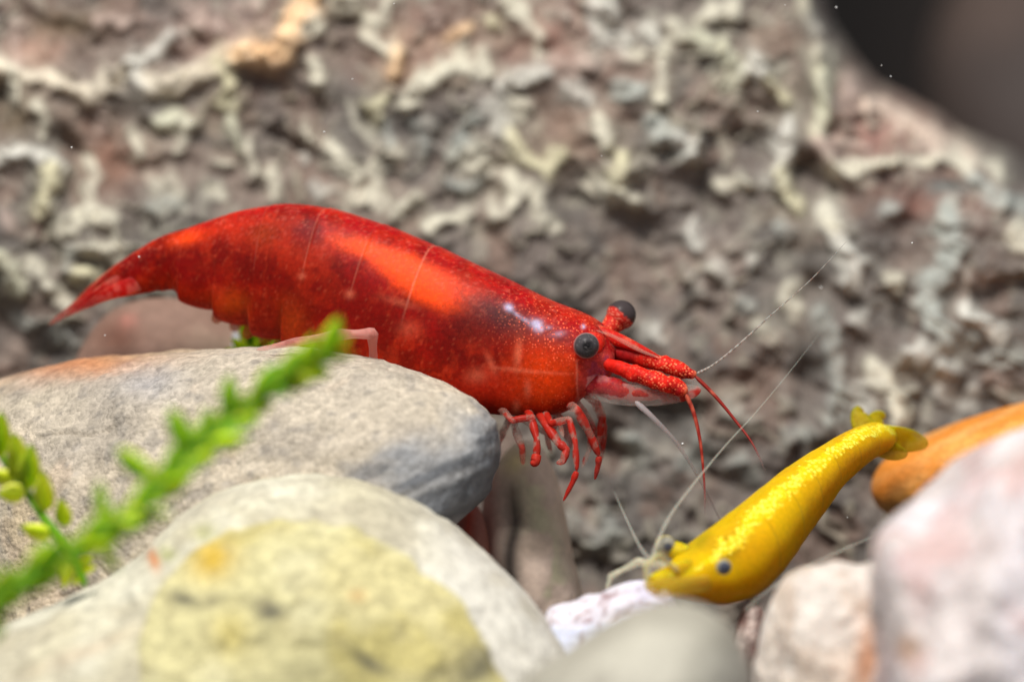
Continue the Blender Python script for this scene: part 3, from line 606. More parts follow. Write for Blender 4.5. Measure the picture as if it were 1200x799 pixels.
# white stone with purple tint
def white_col(px, py, v):
    c = tone(v, lin(232, 226, 234), lin(220, 216, 236), 3)
    yb = 724 - (px - 640) * 0.06 + 5 * fbm(v * 8, 2)
    c = mixc(c, lin(150, 120, 116), np.exp(-((py - yb) / 2.0) ** 2) * 0.7 * sstep(0.0, 0.3, noise(v * 14) + 0.2))
    c = mixc(c, lin(206, 214, 236), sstep(0, 8, py - yb) * 0.7)
    c = spot(c, px, py, 709, 700, 5, 8, lin(130, 80, 78), 0.8, -0.4)
    c = mixc(c, lin(150, 112, 110), sstep(0.45, 0.75, noise(v * 42 + 8) + .35 * noise(v * 6)) * 0.7)
    return c
def white_carve(px, py, v):
    yb = 724 - (px - 640) * 0.06 + 5 * fbm(v * 8, 2)
    return -0.03 * np.exp(-((py - yb) / 3.0) ** 2) + 0.02 * fbm(v * 9 + 2, 3)
stone('white_stone', [(634, 716), (650, 706), (675, 700), (700, 694), (722, 685), (745, 678), (768, 680), (785, 690), (800, 720), (800, 800), (780, 930), (760, 1030), (660, 1030), (650, 900), (645, 800), (640, 750)], -0.75, 0.35, 0.35, M_QUARTZ, white_col,
      'small bright white stone with violet tint and brown flecks under glassy leg', power=2.8, lump=0.02, carve=white_carve, nth=200, nps=100)

# cream stone on the right
def rcream_col(px, py, v):
    c = tone(v, lin(230, 216, 202), lin(214, 196, 180), 2.4)
    c = mixc(c, lin(238, 230, 222), sstep(0.1, 0.5, fbm(v * 4 + 3, 3)) * 0.6)
    c = spot(c, px, py, 1016, 770, 16, 50, lin(196, 132, 92), 0.85, 0.12)
    c = spot(c, px, py, 1040, 700, 10, 30, lin(214, 160, 116), 0.6, 0.2)
    return c
stone('pinkish_cream_stone', [(880, 860), (884, 790), (892, 745), (903, 710), (918, 685), (940, 667), (975, 659), (1005, 664), (1035, 655), (1075, 660), (1110, 700), (1130, 800), (1120, 950), (1060, 1050), (930, 1050), (885, 950)], -1.35, 0.55, 0.5, M_QUARTZ, rcream_col,
      'cream quartz stone with orange stain beside the large pink rock', power=2.6, lump=0.06, lump_scale=2.5, fine=0.02, nth=200, nps=100)

# pink white rock on the right
def pink_col(px, py, v):
    c = tone(v, lin(218, 207, 203), lin(204, 190, 187), 2.2)
    c = mixc(c, lin(228, 220, 222), sstep(0.05, 0.5, fbm(v * 3 + 31, 3)) * 0.8)
    c = mixc(c, lin(206, 164, 158), sstep(0.25, 0.6, fbm(v * 3.6 + 44, 3)) * 0.55)
    c = mixc(c, lin(176, 164, 162), sstep(0.2, 0.5, fbm(v * 5 + 71, 3)) * 0.35)
    c = spot(c, px, py, 1075, 760, 14, 16, lin(196, 150, 110), 0.8)
    return c
stone('pink_rock', [(1028, 720), (1025, 670), (1028, 628), (1048, 600), (1085, 575), (1120, 545), (1160, 518), (1205, 497), (1260, 478), (1340, 480), (1400, 600), (1400, 850), (1340, 1040), (1120, 1050), (1040, 960), (1022, 850), (1034, 770)], -2.1, 0.8, 0.8, M_QUARTZ, pink_col,
      'large pale pink rock beneath the orange stone', cat='rock', tilt=(0, -0.0012), power=2.5, lump=0.09, lump_scale=2.2, fine=0.03, fine_scale=6, nth=220, nps=110)

# orange stone
def orange_col(px, py, v):
    c = tone(v, lin(240, 166, 84), lin(228, 142, 56), 2.0)
    st = sstep(0.0, 0.4, noise(np.stack([(px * 0.45 + py * 0.9) / 9, (px * .9 - py * .45) / 70, 0 * px], -1)))
    c = mixc(c, lin(232, 172, 104), st * 0.5)
    c = spot(c, px, py, 1050, 560, 40, 12, lin(216, 118, 22), 0.6, -0.6)
    c = mixc(c, lin(206, 162, 92), sstep(575, 605, py) * 0.8)
    return c
stone('orange_stone', [(1019, 572), (1025, 552), (1042, 532), (1068, 516), (1100, 502), (1140, 488), (1190, 472), (1250, 456), (1330, 450), (1380, 520), (1330, 640), (1200, 640), (1100, 625), (1050, 606), (1028, 594)], 1.05, 0.4, 0.6, M_ORANGE, orange_col,
      'smooth bright orange stone lying against the pink rock', power=2.4, lump=0.03, nth=200, nps=100)

# upright brown stone behind the legs
def post_col(px, py, v):
    c = tone(v, lin(228, 204, 186), lin(212, 190, 170), 2.5)
    c = mixc(c, lin(92, 82, 76), np.exp(-((px - 604 - 6 * noise(v * 5)) / 9) ** 2) * sstep(545, 590, py))
    c = mixc(c, lin(212, 204, 170), sstep(0.0, 0.4, fbm(v * 9, 2)) * np.exp(-((px - 630 - (py - 600) * 0.18) / 18) ** 2))
    c = mixc(c, lin(206, 182, 158), sstep(-8, 8, px - (645 + (py - 540) * 0.2)))
    c = mixc(c, lin(190, 142, 130), sstep(590, 570, px) * 0.9)
    return spot(c, px, py, 604, 540, 16, 16, lin(222, 206, 150), 0.9)
stone('brown_stone', [(588, 528), (600, 518), (622, 517), (642, 530), (652, 560), (662, 610), (672, 660), (682, 705), (690, 790), (695, 1000), (560, 1000), (548, 800), (552, 700), (560, 620), (572, 560)], 0.78, 0.26, 0.35, M_SMOOTH, post_col,
      'upright brown streaked stone standing behind the red shrimp legs', power=2.2, lump=0.04, lump_scale=3, fine=0.02, nth=160, nps=90)
stone('red_brown_stone', [(520, 590), (545, 575), (566, 580), (572, 620), (576, 700), (575, 1000), (500, 1000), (505, 700)], 0.62, 0.16, 0.2, M_SMOOTH,
      lambda px, py, v: mixc(tone(v, lin(172, 118, 100), lin(150, 96, 84), 3), lin(150, 54, 36), np.exp(-((px - 548) / 7) ** 2) * 0.9), 'small reddish stone wedged between grey stone and brown stone', nth=100, nps=60, lump=0.02)
# stones behind the tail
stone('tan_stone', [(84, 430), (98, 400), (118, 372), (150, 352), (200, 346), (245, 352), (272, 370), (296, 400), (310, 450), (300, 760), (80, 760)], 1.2, 0.25, 0.3, M_SMOOTH,
      lambda px, py, v: spot(spot(tone(v, lin(158, 134, 116), lin(140, 112, 98), 2.2), px, py, 140, 395, 26, 22, lin(96, 58, 44), .8), px, py, 150, 375, 10, 8, lin(186, 120, 106), .6), 'tan brown stone under the red shrimp tail', nth=120, nps=70, lump=0.05)
stone('pale_pebble', [(256, 396), (262, 378), (276, 372), (290, 380), (298, 400), (300, 470), (290, 760), (255, 760), (250, 470)], 1.15, 0.15, 0.2, M_SMOOTH,
      lambda px, py, v: tone(v, lin(176, 176, 170), lin(150, 152, 156), 5), 'small pale grey pebble beside the green tuft', cat='pebble', nth=80, nps=50, lump=0.02)
# little crystalline pebble under the yellow shrimp
stone('crystal_pebble', [(866, 712), (874, 700), (888, 696), (900, 704), (905, 722), (900, 760), (890, 1000), (860, 1000), (858, 750)], -0.55, 0.12, 0.2, M_QUARTZ,
      lambda px, py, v: tone(np.stack([v[:, 0] * 4, v[:, 1], v[:, 2]], -1), lin(196, 176, 166), lin(112, 84, 76), 5, -0.1, 0.2), 'tiny brown and white crystal pebble beneath the yellow shrimp', cat='pebble', nth=80, nps=50, lump=0.04, lump_scale=6)
# far brown rock, out of focus at the top right
stone('far_rock', [(1080, 60), (1110, -20), (1180, -80), (1300, -120), (1420, 0), (1440, 300), (1400, 600), (1150, 600), (1090, 300)], 9.5, 1.5, 2.0, M_SMOOTH,
      lambda px, py, v: tone(v, lin(104, 88, 80), lin(84, 74, 70), 0.5), 'dim brown rock far behind, beyond the crusted rock edge', cat='rock', nth=100, nps=60, lump=0.15, lump_scale=0.5)

# ------------------------------------------------------------------ lofted bodies
def loft(stT, stB, dep, wid, n, seg, roll=0.0, ridge=None, keel=0.0, box=1.0):
    """body through station pairs (top, bottom) in photo pixels; returns verts, s, v(-1..1), near-side pixel coords"""
    stT = np.asarray(stT, float); stB = np.asarray(stB, float)
    T = catmull(stT, n); B = catmull(stB, n)
    d = catmull(np.asarray(dep, float)[:, None], n)[:, 0]; w = catmull(np.asarray(wid, float)[:, None], n)[:, 0].clip(0.3)
    C = (T + B) / 2; Hh = (T - B) / 2
    c3 = P(C[:, 0], C[:, 1], d)
    h3 = P(T[:, 0], T[:, 1], d) - c3
    ax = np.gradient(c3, axis=0); ax /= np.linalg.norm(ax, axis=1)[:, None]
    ref = F + roll * U
    L = ref - (ax @ ref)[:, None] * ax
    L /= np.linalg.norm(L, axis=1)[:, None]
    s = np.linspace(0, len(stT) - 1, n)
    ph = np.linspace(0, 2 * np.pi, seg, endpoint=False)
    cv, sv = np.cos(ph), np.sin(ph)
    sc_ = np.ones((n, seg))
    if ridge is not None:
        sc_ = sc_ + ridge(s[:, None] + 0 * cv[None], cv[None] + 0 * s[:, None])
    side = np.sign(sv) * np.abs(sv) ** box * (1 - keel * np.clip(cv, 0, 1) ** 2)
    v = c3[:, None] + sc_[..., None] * (cv[None, :, None] * h3[:, None] + (side[None, :] * (w * K)[:, None])[..., None] * L[:, None])
    L2 = np.stack([L @ R, -(L @ U)], -1)
    XY = C[:, None] + cv[None, :, None] * Hh[:, None] - np.abs(side)[None, :, None] * (w[:, None] * L2)[:, None]
    return v.reshape(-1, 3), np.repeat(s, seg), np.tile(cv, n), XY.reshape(-1, 2), np.tile(sv, n)

# ------------------------------------------------------------------ red shrimp
LT = [(100, 345), (125, 320), (152, 299), (190, 277), (225, 266), (265, 252), (305, 243), (345, 240), (385, 245), (425, 256), (465, 270), (510, 289), (555, 310), (600, 331), (640, 351), (672, 364), (694, 374), (706, 383), (716, 395), (722, 408)]
LB = [(106, 352), (135, 349), (165, 344), (203, 337), (214, 349), (252, 366), (290, 382), (325, 396), (352, 410), (385, 422), (420, 436), (465, 456), (520, 473), (575, 484), (625, 486), (662, 482), (683, 466), (700, 454), (714, 443), (722, 426)]
WD = [4, 9, 14, 20, 26, 33, 39, 44, 48, 51, 54, 55, 55, 53, 50, 46, 40, 34, 25, 11]
DP = [0.13 + (700 - (a[0] + b[0]) / 2) * K * 0.25 for a, b in zip(LT, LB)]
SEGS = [2.5, 3.9, 5.05, 6.3, 7.95, 9.55, 11.0]     # rear edges of the abdomen rings, then of the carapace
def red_ridge(s, v):
    h = 0 * s
    for e in SEGS:
        t = s - e
        h = h + 0.014 * np.exp(-np.clip(t, 0, None) / 0.5) * sstep(-0.05, 0.05, t) - 0.004 * np.exp(-(t / 0.05) ** 2)
    # side plates hang over the next ring: stepped lower edge
    lob = [2.6, 3.9, 5.05, 6.2, 7.4, 8.6]
    for a, b in zip(lob[:-1], lob[1:]):
        f = (s - a) / (b - a)
        w = sstep(-0.06, 0.06, f) * sstep(1.06, 0.94, f)
        h = h + w * 0.15 * (0.5 - np.clip(f, 0, 1) ** 2.2) * sstep(-0.25, -0.95, v)
    return h
red = thing('red_shrimp', P(560, 560, 0.25), 'bright red shrimp with dark eyes perched on the long grey stone', 'shrimp')
rv, rs, rvv, rxy, rsv = loft(LT, LB, DP, WD, 430, 170, roll=0.16, ridge=red_ridge, keel=0.12, box=0.62)
X, Y = rxy[:, 0], rxy[:, 1]
c = np.tile(lin(143, 10, 6), (len(rv), 1))
c = mixc(c, lin(160, 12, 15), sstep(0.35, 0.95, rvv + 0.2 * fbm(rv * 5, 3)))
c = mixc(c, lin(138, 24, 3), sstep(0.1, -0.6, rvv + 0.3 * fbm(rv * 4, 3)) * 0.85)
c = mixc(c, lin(104, 10, 4), sstep(-0.05, 0.5, fbm(rv * 3.2 + 5, 4)) * 0.7)
c = mixc(c, lin(196, 48, 16), sstep(0.1, 0.6, fbm(rv * 7 + 25, 4)) * 0.35)
# strands of muscle under the shell
mus = 1 - np.abs(fbm(rv * np.array([9, 9, 6]) + 51, 3)) * 6
c = mixc(c, lin(206, 62, 30), sstep(.2, .9, mus) * .30 * sstep(.6, .2, rvv))
c = mixc(c, lin(96, 8, 4), sstep(.1, .5, fbm(rv * 13 + 77, 3)) * .35)
# orange saddle shining through
def rspot(c, cx, cy, rx, ry, col, a, ang=0.0, nz=0.35, seed=0.0, p=1.0):
    ca, sa = math.cos(ang), math.sin(ang)
    x = (X - cx) * ca + (Y - cy) * sa; y = -(X - cx) * sa + (Y - cy) * ca
    q_ = (x / rx) ** 2 + (y / ry) ** 2
    q_ = q_ * np.clip(1 + nz * fbm(rv * 9 + seed, 3), .35, None)
    return mixc(c, col, a * np.exp(-np.clip(q_, 0, None) ** p))
c = rspot(c, 425, 292, 32, 10, lin(238, 78, 6), .9, .3, p=1.6); c = rspot(c, 466, 312, 50, 17, lin(246, 76, 0), 1.0, .5, p=2.2)
c = rspot(c, 508, 338, 50, 24, lin(248, 78, 0), 1.0, .5, p=2.2); c = rspot(c, 545, 345, 30, 16, lin(226, 60, 12), .7, .4)
c = rspot(c, 222, 279, 22, 8, lin(238, 74, 12), .9, -.25); c = rspot(c, 265, 268, 40, 10, lin(220, 52, 20), .5, -.2)
c = rspot(c, 330, 290, 50, 14, lin(206, 56, 26), .35, .1); c = rspot(c, 310, 275, 16, 14, lin(150, 60, 16), .4)
# darker organs behind the head
c = rspot(c, 560, 385, 46, 28, lin(98, 16, 10), .85, .3, p=1.5); c = rspot(c, 596, 374, 56, 19, lin(74, 18, 22), .92, .45, p=1.5); c = rspot(c, 650, 396, 28, 7, lin(92, 22, 34), .85, .1)
c = rspot(c, 430, 370, 60, 30, lin(112, 12, 4), .7, .4, p=1.5); c = rspot(c, 330, 350, 40, 40, lin(116, 18, 4), .6); c = rspot(c, 240, 315, 36, 18, lin(108, 10, 6), .7)
c = rspot(c, 345, 380, 18, 26, lin(168, 62, 10), .5); c = rspot(c, 275, 355, 22, 14, lin(162, 62, 8), .6)
# orange cheek
c = rspot(c, 635, 432, 36, 36, lin(214, 62, 8), .8, .2); c = rspot(c, 640, 455, 30, 22, lin(208, 58, 4), .7); c = rspot(c, 565, 455, 44, 22, lin(182, 34, 8), .7)
c = rspot(c, 665, 465, 12, 16, lin(176, 30, 4), .6)
# pale organ streaks seen through the shell
for cx, cy, rx, ry, an, a in ((607, 415, 4, 15, 0.1, .45), (575, 425, 4, 14, -.4, .3), (618, 455, 4, 10, 0, .35), (560, 440, 12, 8, 0, .3), (630, 436, 30, 1.6, .05, .35), (600, 432, 26, 1.5, .08, .35), (470, 355, 20, 4, .3, .25), (411, 345, 6, 5, 0, .4), (355, 324, 5, 4, 0, .4), (605, 478, 4, 7, 0, .6), (480, 385, 14, 10, 0, .2)):
    c = rspot(c, cx, cy, rx, ry, lin(226, 128, 92), a, an)
# blue white reflections, painted into the shell colour as flecks
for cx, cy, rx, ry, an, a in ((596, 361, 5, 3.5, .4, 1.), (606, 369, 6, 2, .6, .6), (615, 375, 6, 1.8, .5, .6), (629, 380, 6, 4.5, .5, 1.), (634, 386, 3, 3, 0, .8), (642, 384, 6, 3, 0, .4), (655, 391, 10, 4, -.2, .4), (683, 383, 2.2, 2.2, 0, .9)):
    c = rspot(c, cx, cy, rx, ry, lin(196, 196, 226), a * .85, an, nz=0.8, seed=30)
# face: pinkish tissue in front of the carapace edge, pale rim of the carapace
face = sstep(15.6, 16.6, rs) * sstep(0.75, 0.2, rvv)
c = mixc(c, lin(196, 66, 62), face * 0.8)
c = mixc(c, lin(214, 140, 138), face * sstep(0.05, 0.4, fbm(rv * 14, 3)) * 0.8)
c = mixc(c, lin(150, 52, 84), face * sstep(0.15, 0.4, fbm(rv * 10 + 40, 3)) * 0.6)
c = mixc(c, lin(222, 150, 126), np.exp(-((rs - 15.75 + 0.25 * rvv) / 0.07) ** 2) * 0.6 * (rvv < 0.2) * .35)
# thin pale joints between the rings
jn = 0 * rs
for e, a in zip(SEGS, (.1, .1, .1, .12, .3, .4, .42)):
    jn = np.maximum(jn, a * np.exp(-((rs - e + 0.015) / 0.020) ** 2) * sstep(-0.15, 0.4, rvv) * (0.25 + 0.75 * sstep(-0.3, 0.3, fbm(rv * 8, 2))))
c = mixc(c, lin(232, 150, 120), jn * 0.7)
# whitish sheen along the back, put into the colour as pale flecks
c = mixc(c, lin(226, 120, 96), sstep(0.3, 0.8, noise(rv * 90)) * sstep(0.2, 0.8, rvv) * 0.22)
# fine pale scatter all over
c = mixc(c, lin(236, 120, 80), sstep(0.6, 0.9, noise(rv * 95 + 11)) * 0.12)
spk = sstep(540, 660, X) * sstep(0.0, 0.35, rvv) * 0.55 + sstep(560, 660, X) * 0.22 + 0.02
spk = np.where(rs > 16.4, 0.25, spk)
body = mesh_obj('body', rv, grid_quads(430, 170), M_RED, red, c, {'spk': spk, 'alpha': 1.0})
def capend(parent_v, n, seg, mat, parent, col):
    pass

REDC, DKR, CLR = lin(206, 34, 18), lin(150, 22, 12), lin(206, 190, 182)
def pxr(a): return np.asarray(a, float) * K
def banded(s, v, col=REDC, clear=CLR, seed=0.0, thr=0.0):
    f = sstep(thr - 0.2, thr + 0.2, fbm(v * 24 + seed, 3))
    return mixc(np.tile(clear, (len(s), 1)), col, f), f

# rostrum
def spiky(s, v): return mixc(np.tile(lin(200, 34, 26), (len(s), 1)), lin(220, 80, 60), sstep(0.2, 0.6, noise(v * 30)))
tube('rostrum', P([655, 690, 715, 742, 774], [378, 386, 394.5, 405, 418], [0.12, 0.12, 0.10, 0.08, 0.06]), pxr([5, 9, 8.5, 6, 1]), M_RED, red, n=60, seg=16, flat=0.8,
     colf=spiky, attrf=lambda s, v: {'spk': 0.55, 'alpha': 1.0})
tube('rostrum_edge', P([698, 716, 736, 756, 776], [387, 393, 403, 413, 420], [0.03, 0.04, 0.05, 0.05, 0.05]), pxr([.8, 2.0, 2.8, 2.0, 0.8]), M_LIMB, red, n=40, seg=10,
     colf=lambda s, v: np.tile(lin(226, 190, 170), (len(s), 1)), attrf=lambda s, v: {'alpha': 0.17})
# eyes
def eye(center, r, look, parent):
    look = np.asarray(look, float); look = look / np.linalg.norm(look)
    def cf(d):
        a = np.degrees(np.arccos(np.clip(d @ look, -1, 1)))
        g = lin(70, 66, 68)
        c = np.tile(g, (len(d), 1))
        c = mixc(c, lin(22, 20, 22), sstep(34, 8, a + 6 * noise(d * 6)))
        c = mixc(c, lin(128, 122, 122), sstep(0.35, 0.8, noise(d * 11)) * 0.35)
        c = mixc(c, lin(150, 112, 108), sstep(62, 74, a)); c = mixc(c, lin(196, 52, 40), sstep(80, 92, a))
        return c
    return sphere('eye', center, r, M_EYE, parent, cf, nu=60, nv=60)
e1 = P(687, 405, -0.045)
eye(e1, 15.2 * K, -F * 1.0 + R * 0.06 + U * 0.02, red)
tube('eye_stalk', [P(700, 402, 0.12), P(691, 404, 0.02)], pxr([15, 15]), M_RED, red, n=20, seg=20, colf=lambda s, v: np.tile(lin(200, 40, 28), (len(s), 1)), attrf=lambda s, v: {'spk': .5, 'alpha': 1.0})
def cf2(d):
    look = (R * 0.6 + U * 0.75 + F * 0.1); look /= np.linalg.norm(look)
    a = np.degrees(np.arccos(np.clip(d @ look, -1, 1))) + 6 * noise(d * 5)
    c = np.tile(lin(66, 58, 58), (len(d), 1))
    c = mixc(c, lin(34, 30, 32), sstep(40, 10, a))
    c = mixc(c, lin(196, 44, 34), sstep(86, 94, a))
    return mixc(c, lin(240, 140, 116), sstep(0.25, 0.55, noise(d * 13)) * sstep(88, 96, a) * .8)
sphere('eye', P(728, 369, 0.33), 17.5 * K, M_EYE, red, cf2, nu=50, nv=50)
tube('eye_stalk', [P(708, 390, 0.28), P(717, 381, 0.31), P(724, 374, 0.33)], pxr([8, 12, 15.0]), M_RED2, red, n=24, seg=18, colf=lambda s, v: np.tile(lin(204, 42, 32), (len(s), 1)), attrf=lambda s, v: {'spk': 1.0, 'alpha': 1.0})
# antennule stalks and their red whips
def ped(s, v):
    c = np.tile(lin(214, 34, 22), (len(s), 1))
    c = mixc(c, lin(170, 26, 26), sstep(0.0, 0.5, fbm(v * 10, 3)))
    return mixc(c, lin(238, 110, 84), np.exp(-((s - 0.98) / 0.04) ** 2) + 0 * s)
a1 = tube('antennule', P([690, 735, 770, 800, 816], [404, 416, 425, 434, 440], [0.14, 0.12, 0.10, 0.08, 0.07]), pxr([6, 8.5, 9.5, 8.5, 4.5]), M_RED2, red, n=70, seg=18, colf=ped, attrf=lambda s, v: {'spk': 1.1 * sstep(0.25, 0.6, s), 'alpha': 1.0}, rough=0.22)
a2 = tube('antennule', P([680, 725, 760, 790, 806], [420, 431, 443, 453, 458], [0.12, 0.02, -0.02, -0.04, -0.05]), pxr([6, 8.5, 10.5, 9.5, 5]), M_RED2, red, n=70, seg=18, colf=ped, attrf=lambda s, v: {'spk': 1.1 * sstep(0.25, 0.6, s), 'alpha': 1.0}, rough=0.22)
def whip_col(seed, fade):
    def f(s, v):
        c = np.tile(lin(140, 36, 28), (len(s), 1))
        c = mixc(c, lin(214, 110, 84), 0.55 * sstep(-0.1, 0.6, noise(v * 32 + seed)) * sstep(1.0, .3, s))
        return mixc(c, lin(120, 100, 96), sstep(fade, 1.0, s))
    return f
def whip_alpha(fade, a1_=0.95, a0=0.25):
    return lambda s, v: {'alpha': a1_ + (a0 - a1_) * sstep(fade, 1.0, s)}
tube('flagellum', P([814, 838, 862, 882, 897], [440, 464, 493, 520, 552], [0.07, 0.04, 0.0, -0.06, -0.14]), pxr([2.6, 2.2, 1.7, 1.2, 0.6]), M_LIMB, a1, n=110, seg=8, colf=whip_col(1, .7), attrf=whip_alpha(.6))
tube('flagellum', P([803, 813, 820, 824, 826, 826], [460, 484, 514, 548, 580, 604], [-0.05, -0.06, -0.08, -0.1, -0.14, -0.2]), pxr([3.0, 2.5, 2.0, 1.5, 1.0, 0.6]), M_LIMB, a2, n=110, seg=8, colf=whip_col(3, .6), attrf=whip_alpha(.55))
GREYW = lin(190, 182, 174)
tube('flagellum', P([816, 835, 862, 905, 950, 992], [438, 428, 407, 368, 328, 283], [0.07, 0.07, 0.07, 0.06, 0.05, 0.05]), pxr([2.0, 1.2, 1.4, .9, .7, .4]), M_LIMB, a1, n=90, seg=8,
     colf=lambda s, v: mixc(np.tile(GREYW, (len(s), 1)), lin(96, 80, 74), sstep(.1, .5, np.sin(s * 150)) * 0.6), attrf=lambda s, v: {'alpha': 0.75 - 0.4 * s})
# long clear antenna below
an = tube('antenna', P([664, 700, 732, 765, 800], [444, 450, 459, 463, 461], [0.2, 0.06, 0.02, 0.0, 0.0]), pxr([12, 14, 10, 6, 3]), M_RED, red, n=60, seg=20, rough=.18,
          colf=lambda s, v: mixc(mixc(np.tile(lin(176, 36, 44), (len(s), 1)), lin(206, 120, 120), sstep(.0, .4, fbm(v * 20, 3)) * .8), lin(176, 34, 24), sstep(.35, .6, s)), attrf=lambda s, v: {'spk': .35, 'alpha': 0.72 - .35 * sstep(.4, 1, s)})
tube('flagellum', P([744, 768, 795, 820, 845, 870], [470, 492, 522, 562, 612, 672], [-0.04, -0.05, 0.0, 0.1, 0.25, 0.45]), pxr([4.0, 3.0, 2.4, 1.8, 1.2, .7]), M_LIMB, an, n=70, seg=8,
     colf=lambda s, v: np.tile(lin(196, 182, 182), (len(s), 1)), attrf=lambda s, v: {'alpha': 0.5 - 0.4 * s})
# antennal scale: a thin clear blade
tube('antennal_scale', P([688, 730, 775, 808, 822], [458, 462, 462, 459, 455], [0.05, 0.0, -0.01, -0.02, -0.02]), pxr([8, 13, 13, 9, 3]), M_LIMB, red, n=50, seg=18, flat=0.3,
     colf=lambda s, v: mixc(np.tile(lin(206, 186, 176), (len(s), 1)), lin(180, 30, 20), sstep(0.0, 0.5, fbm(v * 12 + 2, 3)) * sstep(.2, .5, s)), attrf=lambda s, v: {'alpha': 0.16 + 0.6 * sstep(0.0, 0.5, fbm(v * 12 + 2, 3)) * sstep(.2, .5, s)})
tube('antennal_scale', P([694, 735, 785, 826], [440, 447, 452, 449], [0.2, 0.2, 0.17, 0.14]), pxr([9, 14, 14, 5]), M_LIMB, red, n=50, seg=18, flat=0.3,
     colf=lambda s, v: mixc(np.tile(lin(176, 70, 60), (len(s), 1)), lin(190, 180, 178), sstep(.55, .9, s)), attrf=lambda s, v: {'alpha': 0.35 - 0.2 * s})

# legs
def leg(pts, d, rad, seed=0.0, thr=-0.25, alpha=0.9, claw=None, name='leg', n=60):
    p = P([a[0] for a in pts], [a[1] for a in pts], d)
    def cf(s, v):
        c, f = banded(s, v, lin(186, 40, 26), lin(216, 160, 144), seed, thr)
        return mixc(c, lin(170, 30, 20), sstep(0.1, 0.5, fbm(v * 25 + seed, 2)) * 0.5 * f)
    def af(s, v):
        f = sstep(thr - .2, thr + .2, fbm(v * 24 + seed, 3))
        return {'alpha': alpha * (0.30 + 0.62 * f)}
    # keep the joints crisp: straight links, bulging a little at each knee
    seglen = 14
    out = []; rr = []
    for i in range(len(pts) - 1):
        t = np.linspace(0, 1, 5, endpoint=False)
        out += [p[i] * (1 - q) + p[i + 1] * q for q in t]
        rr += [(rad[i] * (1 - q) + rad[i + 1] * q) * (1 - 0.12 * math.cos(2 * math.pi * q)) for q in t]
    out.append(p[-1]); rr.append(rad[-1])
    return tube(name, out, pxr(rr) * 0.86, M_LIMB, red, n=n, seg=12, colf=cf, attrf=af)
# first two pairs end in little brush claws
l = leg([(606, 462), (622, 488), (629, 514), (629, 538)], [0.25, 0.05, 0.0, 0.0], [8, 6, 5, 5.0], 1.0, -.4)
tube('claw', [P(629, 532, 0.0), P(627, 541, -0.01), P(622, 544, -0.02)], pxr([6, 6, 2.5]), M_LIMB, l, n=20, seg=10, colf=lambda s, v: np.tile(lin(190, 50, 36), (len(s), 1)), attrf=lambda s, v: {'alpha': .9})
l = leg([(620, 462), (640, 498), (654, 518), (664, 527), (660, 540), (652, 543)], [0.25, 0.02, -0.03, -0.05, -0.06, -0.07], [8, 6.5, 6.2, 5.5, 5, 2.5], 2.0, -.3)
leg([(626, 462), (646, 496), (667, 491), (674, 518), (676, 552)], [0.25, 0.0, -0.06, -0.09, -0.1], [6, 5.2, 4.6, 4.3, 4.0], 3.0, -.35)
leg([(676, 552), (671, 565), (660, 587)], [-0.1, -0.1, -0.1], [4.3, 4.0, 1.4], 4.0, -.5)
leg([(650, 462), (676, 480), (690, 506), (702, 534)], [0.2, 0.0, 0.02, 0.05], [8, 6.5, 6, 4.6], 5.0, -.1, .8)
leg([(702, 534), (701, 545), (697, 562)], [0.05, 0.06, 0.08], [4.4, 4.2, 1.6], 6.0, -.3, .75)
leg([(672, 446), (697, 470), (706, 488), (703, 512), (698, 524)], [0.14, 0.12, 0.14, 0.18, 0.2], [7, 7, 6, 4.5, 3], 7.0, -.05, .7)
leg([(600, 478), (603, 500), (612, 525), (613, 545)], [0.25, 0.2, 0.18, 0.2], [7, 6, 5, 3], 8.0, .0, .6)
leg([(645, 478), (662, 500), (668, 520), (660, 536)], [0.3, 0.3, 0.3, 0.3], [7, 6, 5, 3], 9.0, .0, .55)
leg([(672, 470), (684, 486), (697, 505), (700, 522)], [0.3, 0.34, 0.36, 0.36], [7, 6, 5, 3], 10.0, -.1, .6)
# clear walking leg bent over the stone
def clear_leg(pts, d, rad, a, parent=red, base=lin(226, 158, 146), name='leg'):
    p = P([q[0] for q in pts], [q[1] for q in pts], d)
    out = []; rr = []
    for i in range(len(pts) - 1):
        for q in np.linspace(0, 1, 5, endpoint=False):
            out.append(p[i] * (1 - q) + p[i + 1] * q); rr.append((rad[i] * (1 - q) + rad[i + 1] * q) * (1 + .15 * math.cos(2 * math.pi * q)))
    out.append(p[-1]); rr.append(rad[-1])
    return tube(name, out, pxr(rr), M_LIMB, parent, n=60, seg=12, colf=lambda s, v: np.tile(base, (len(s), 1)), attrf=lambda s, v: {'alpha': a + 0.2 * sstep(0, .4, fbm(v * 20, 2))})
clear_leg([(438, 425), (436, 391), (396, 392), (345, 401), (300, 410)], [0.0, -0.14, -0.14, -0.10, -0.05], [5, 6, 6, 4.5, 2.5], 0.34)
for k_, (pts_, d_) in enumerate((([(590, 462), (612, 490), (640, 508), (646, 532)], .3), ([(640, 462), (652, 486), (648, 506), (640, 520)], .12), ([(662, 458), (684, 482), (694, 498), (690, 528), (682, 548)], .2),
                                 ([(600, 466), (596, 492), (584, 520), (578, 552)], .4), ([(678, 452), (700, 474), (708, 500), (706, 530), (700, 548)], .28), ([(615, 462), (634, 484), (656, 496), (660, 512)], .05))):
    leg(pts_, list(np.linspace(.3, d_, len(pts_))), list(np.linspace(6.5, 2.6, len(pts_))), 20.0 + k_, .05, .6)
# pink threads of limb under the chest
leg([(570, 462), (600, 492), (628, 488)], [0.25, 0.02, 0.02], [6, 5, 4], 12.0, -.2, .7)

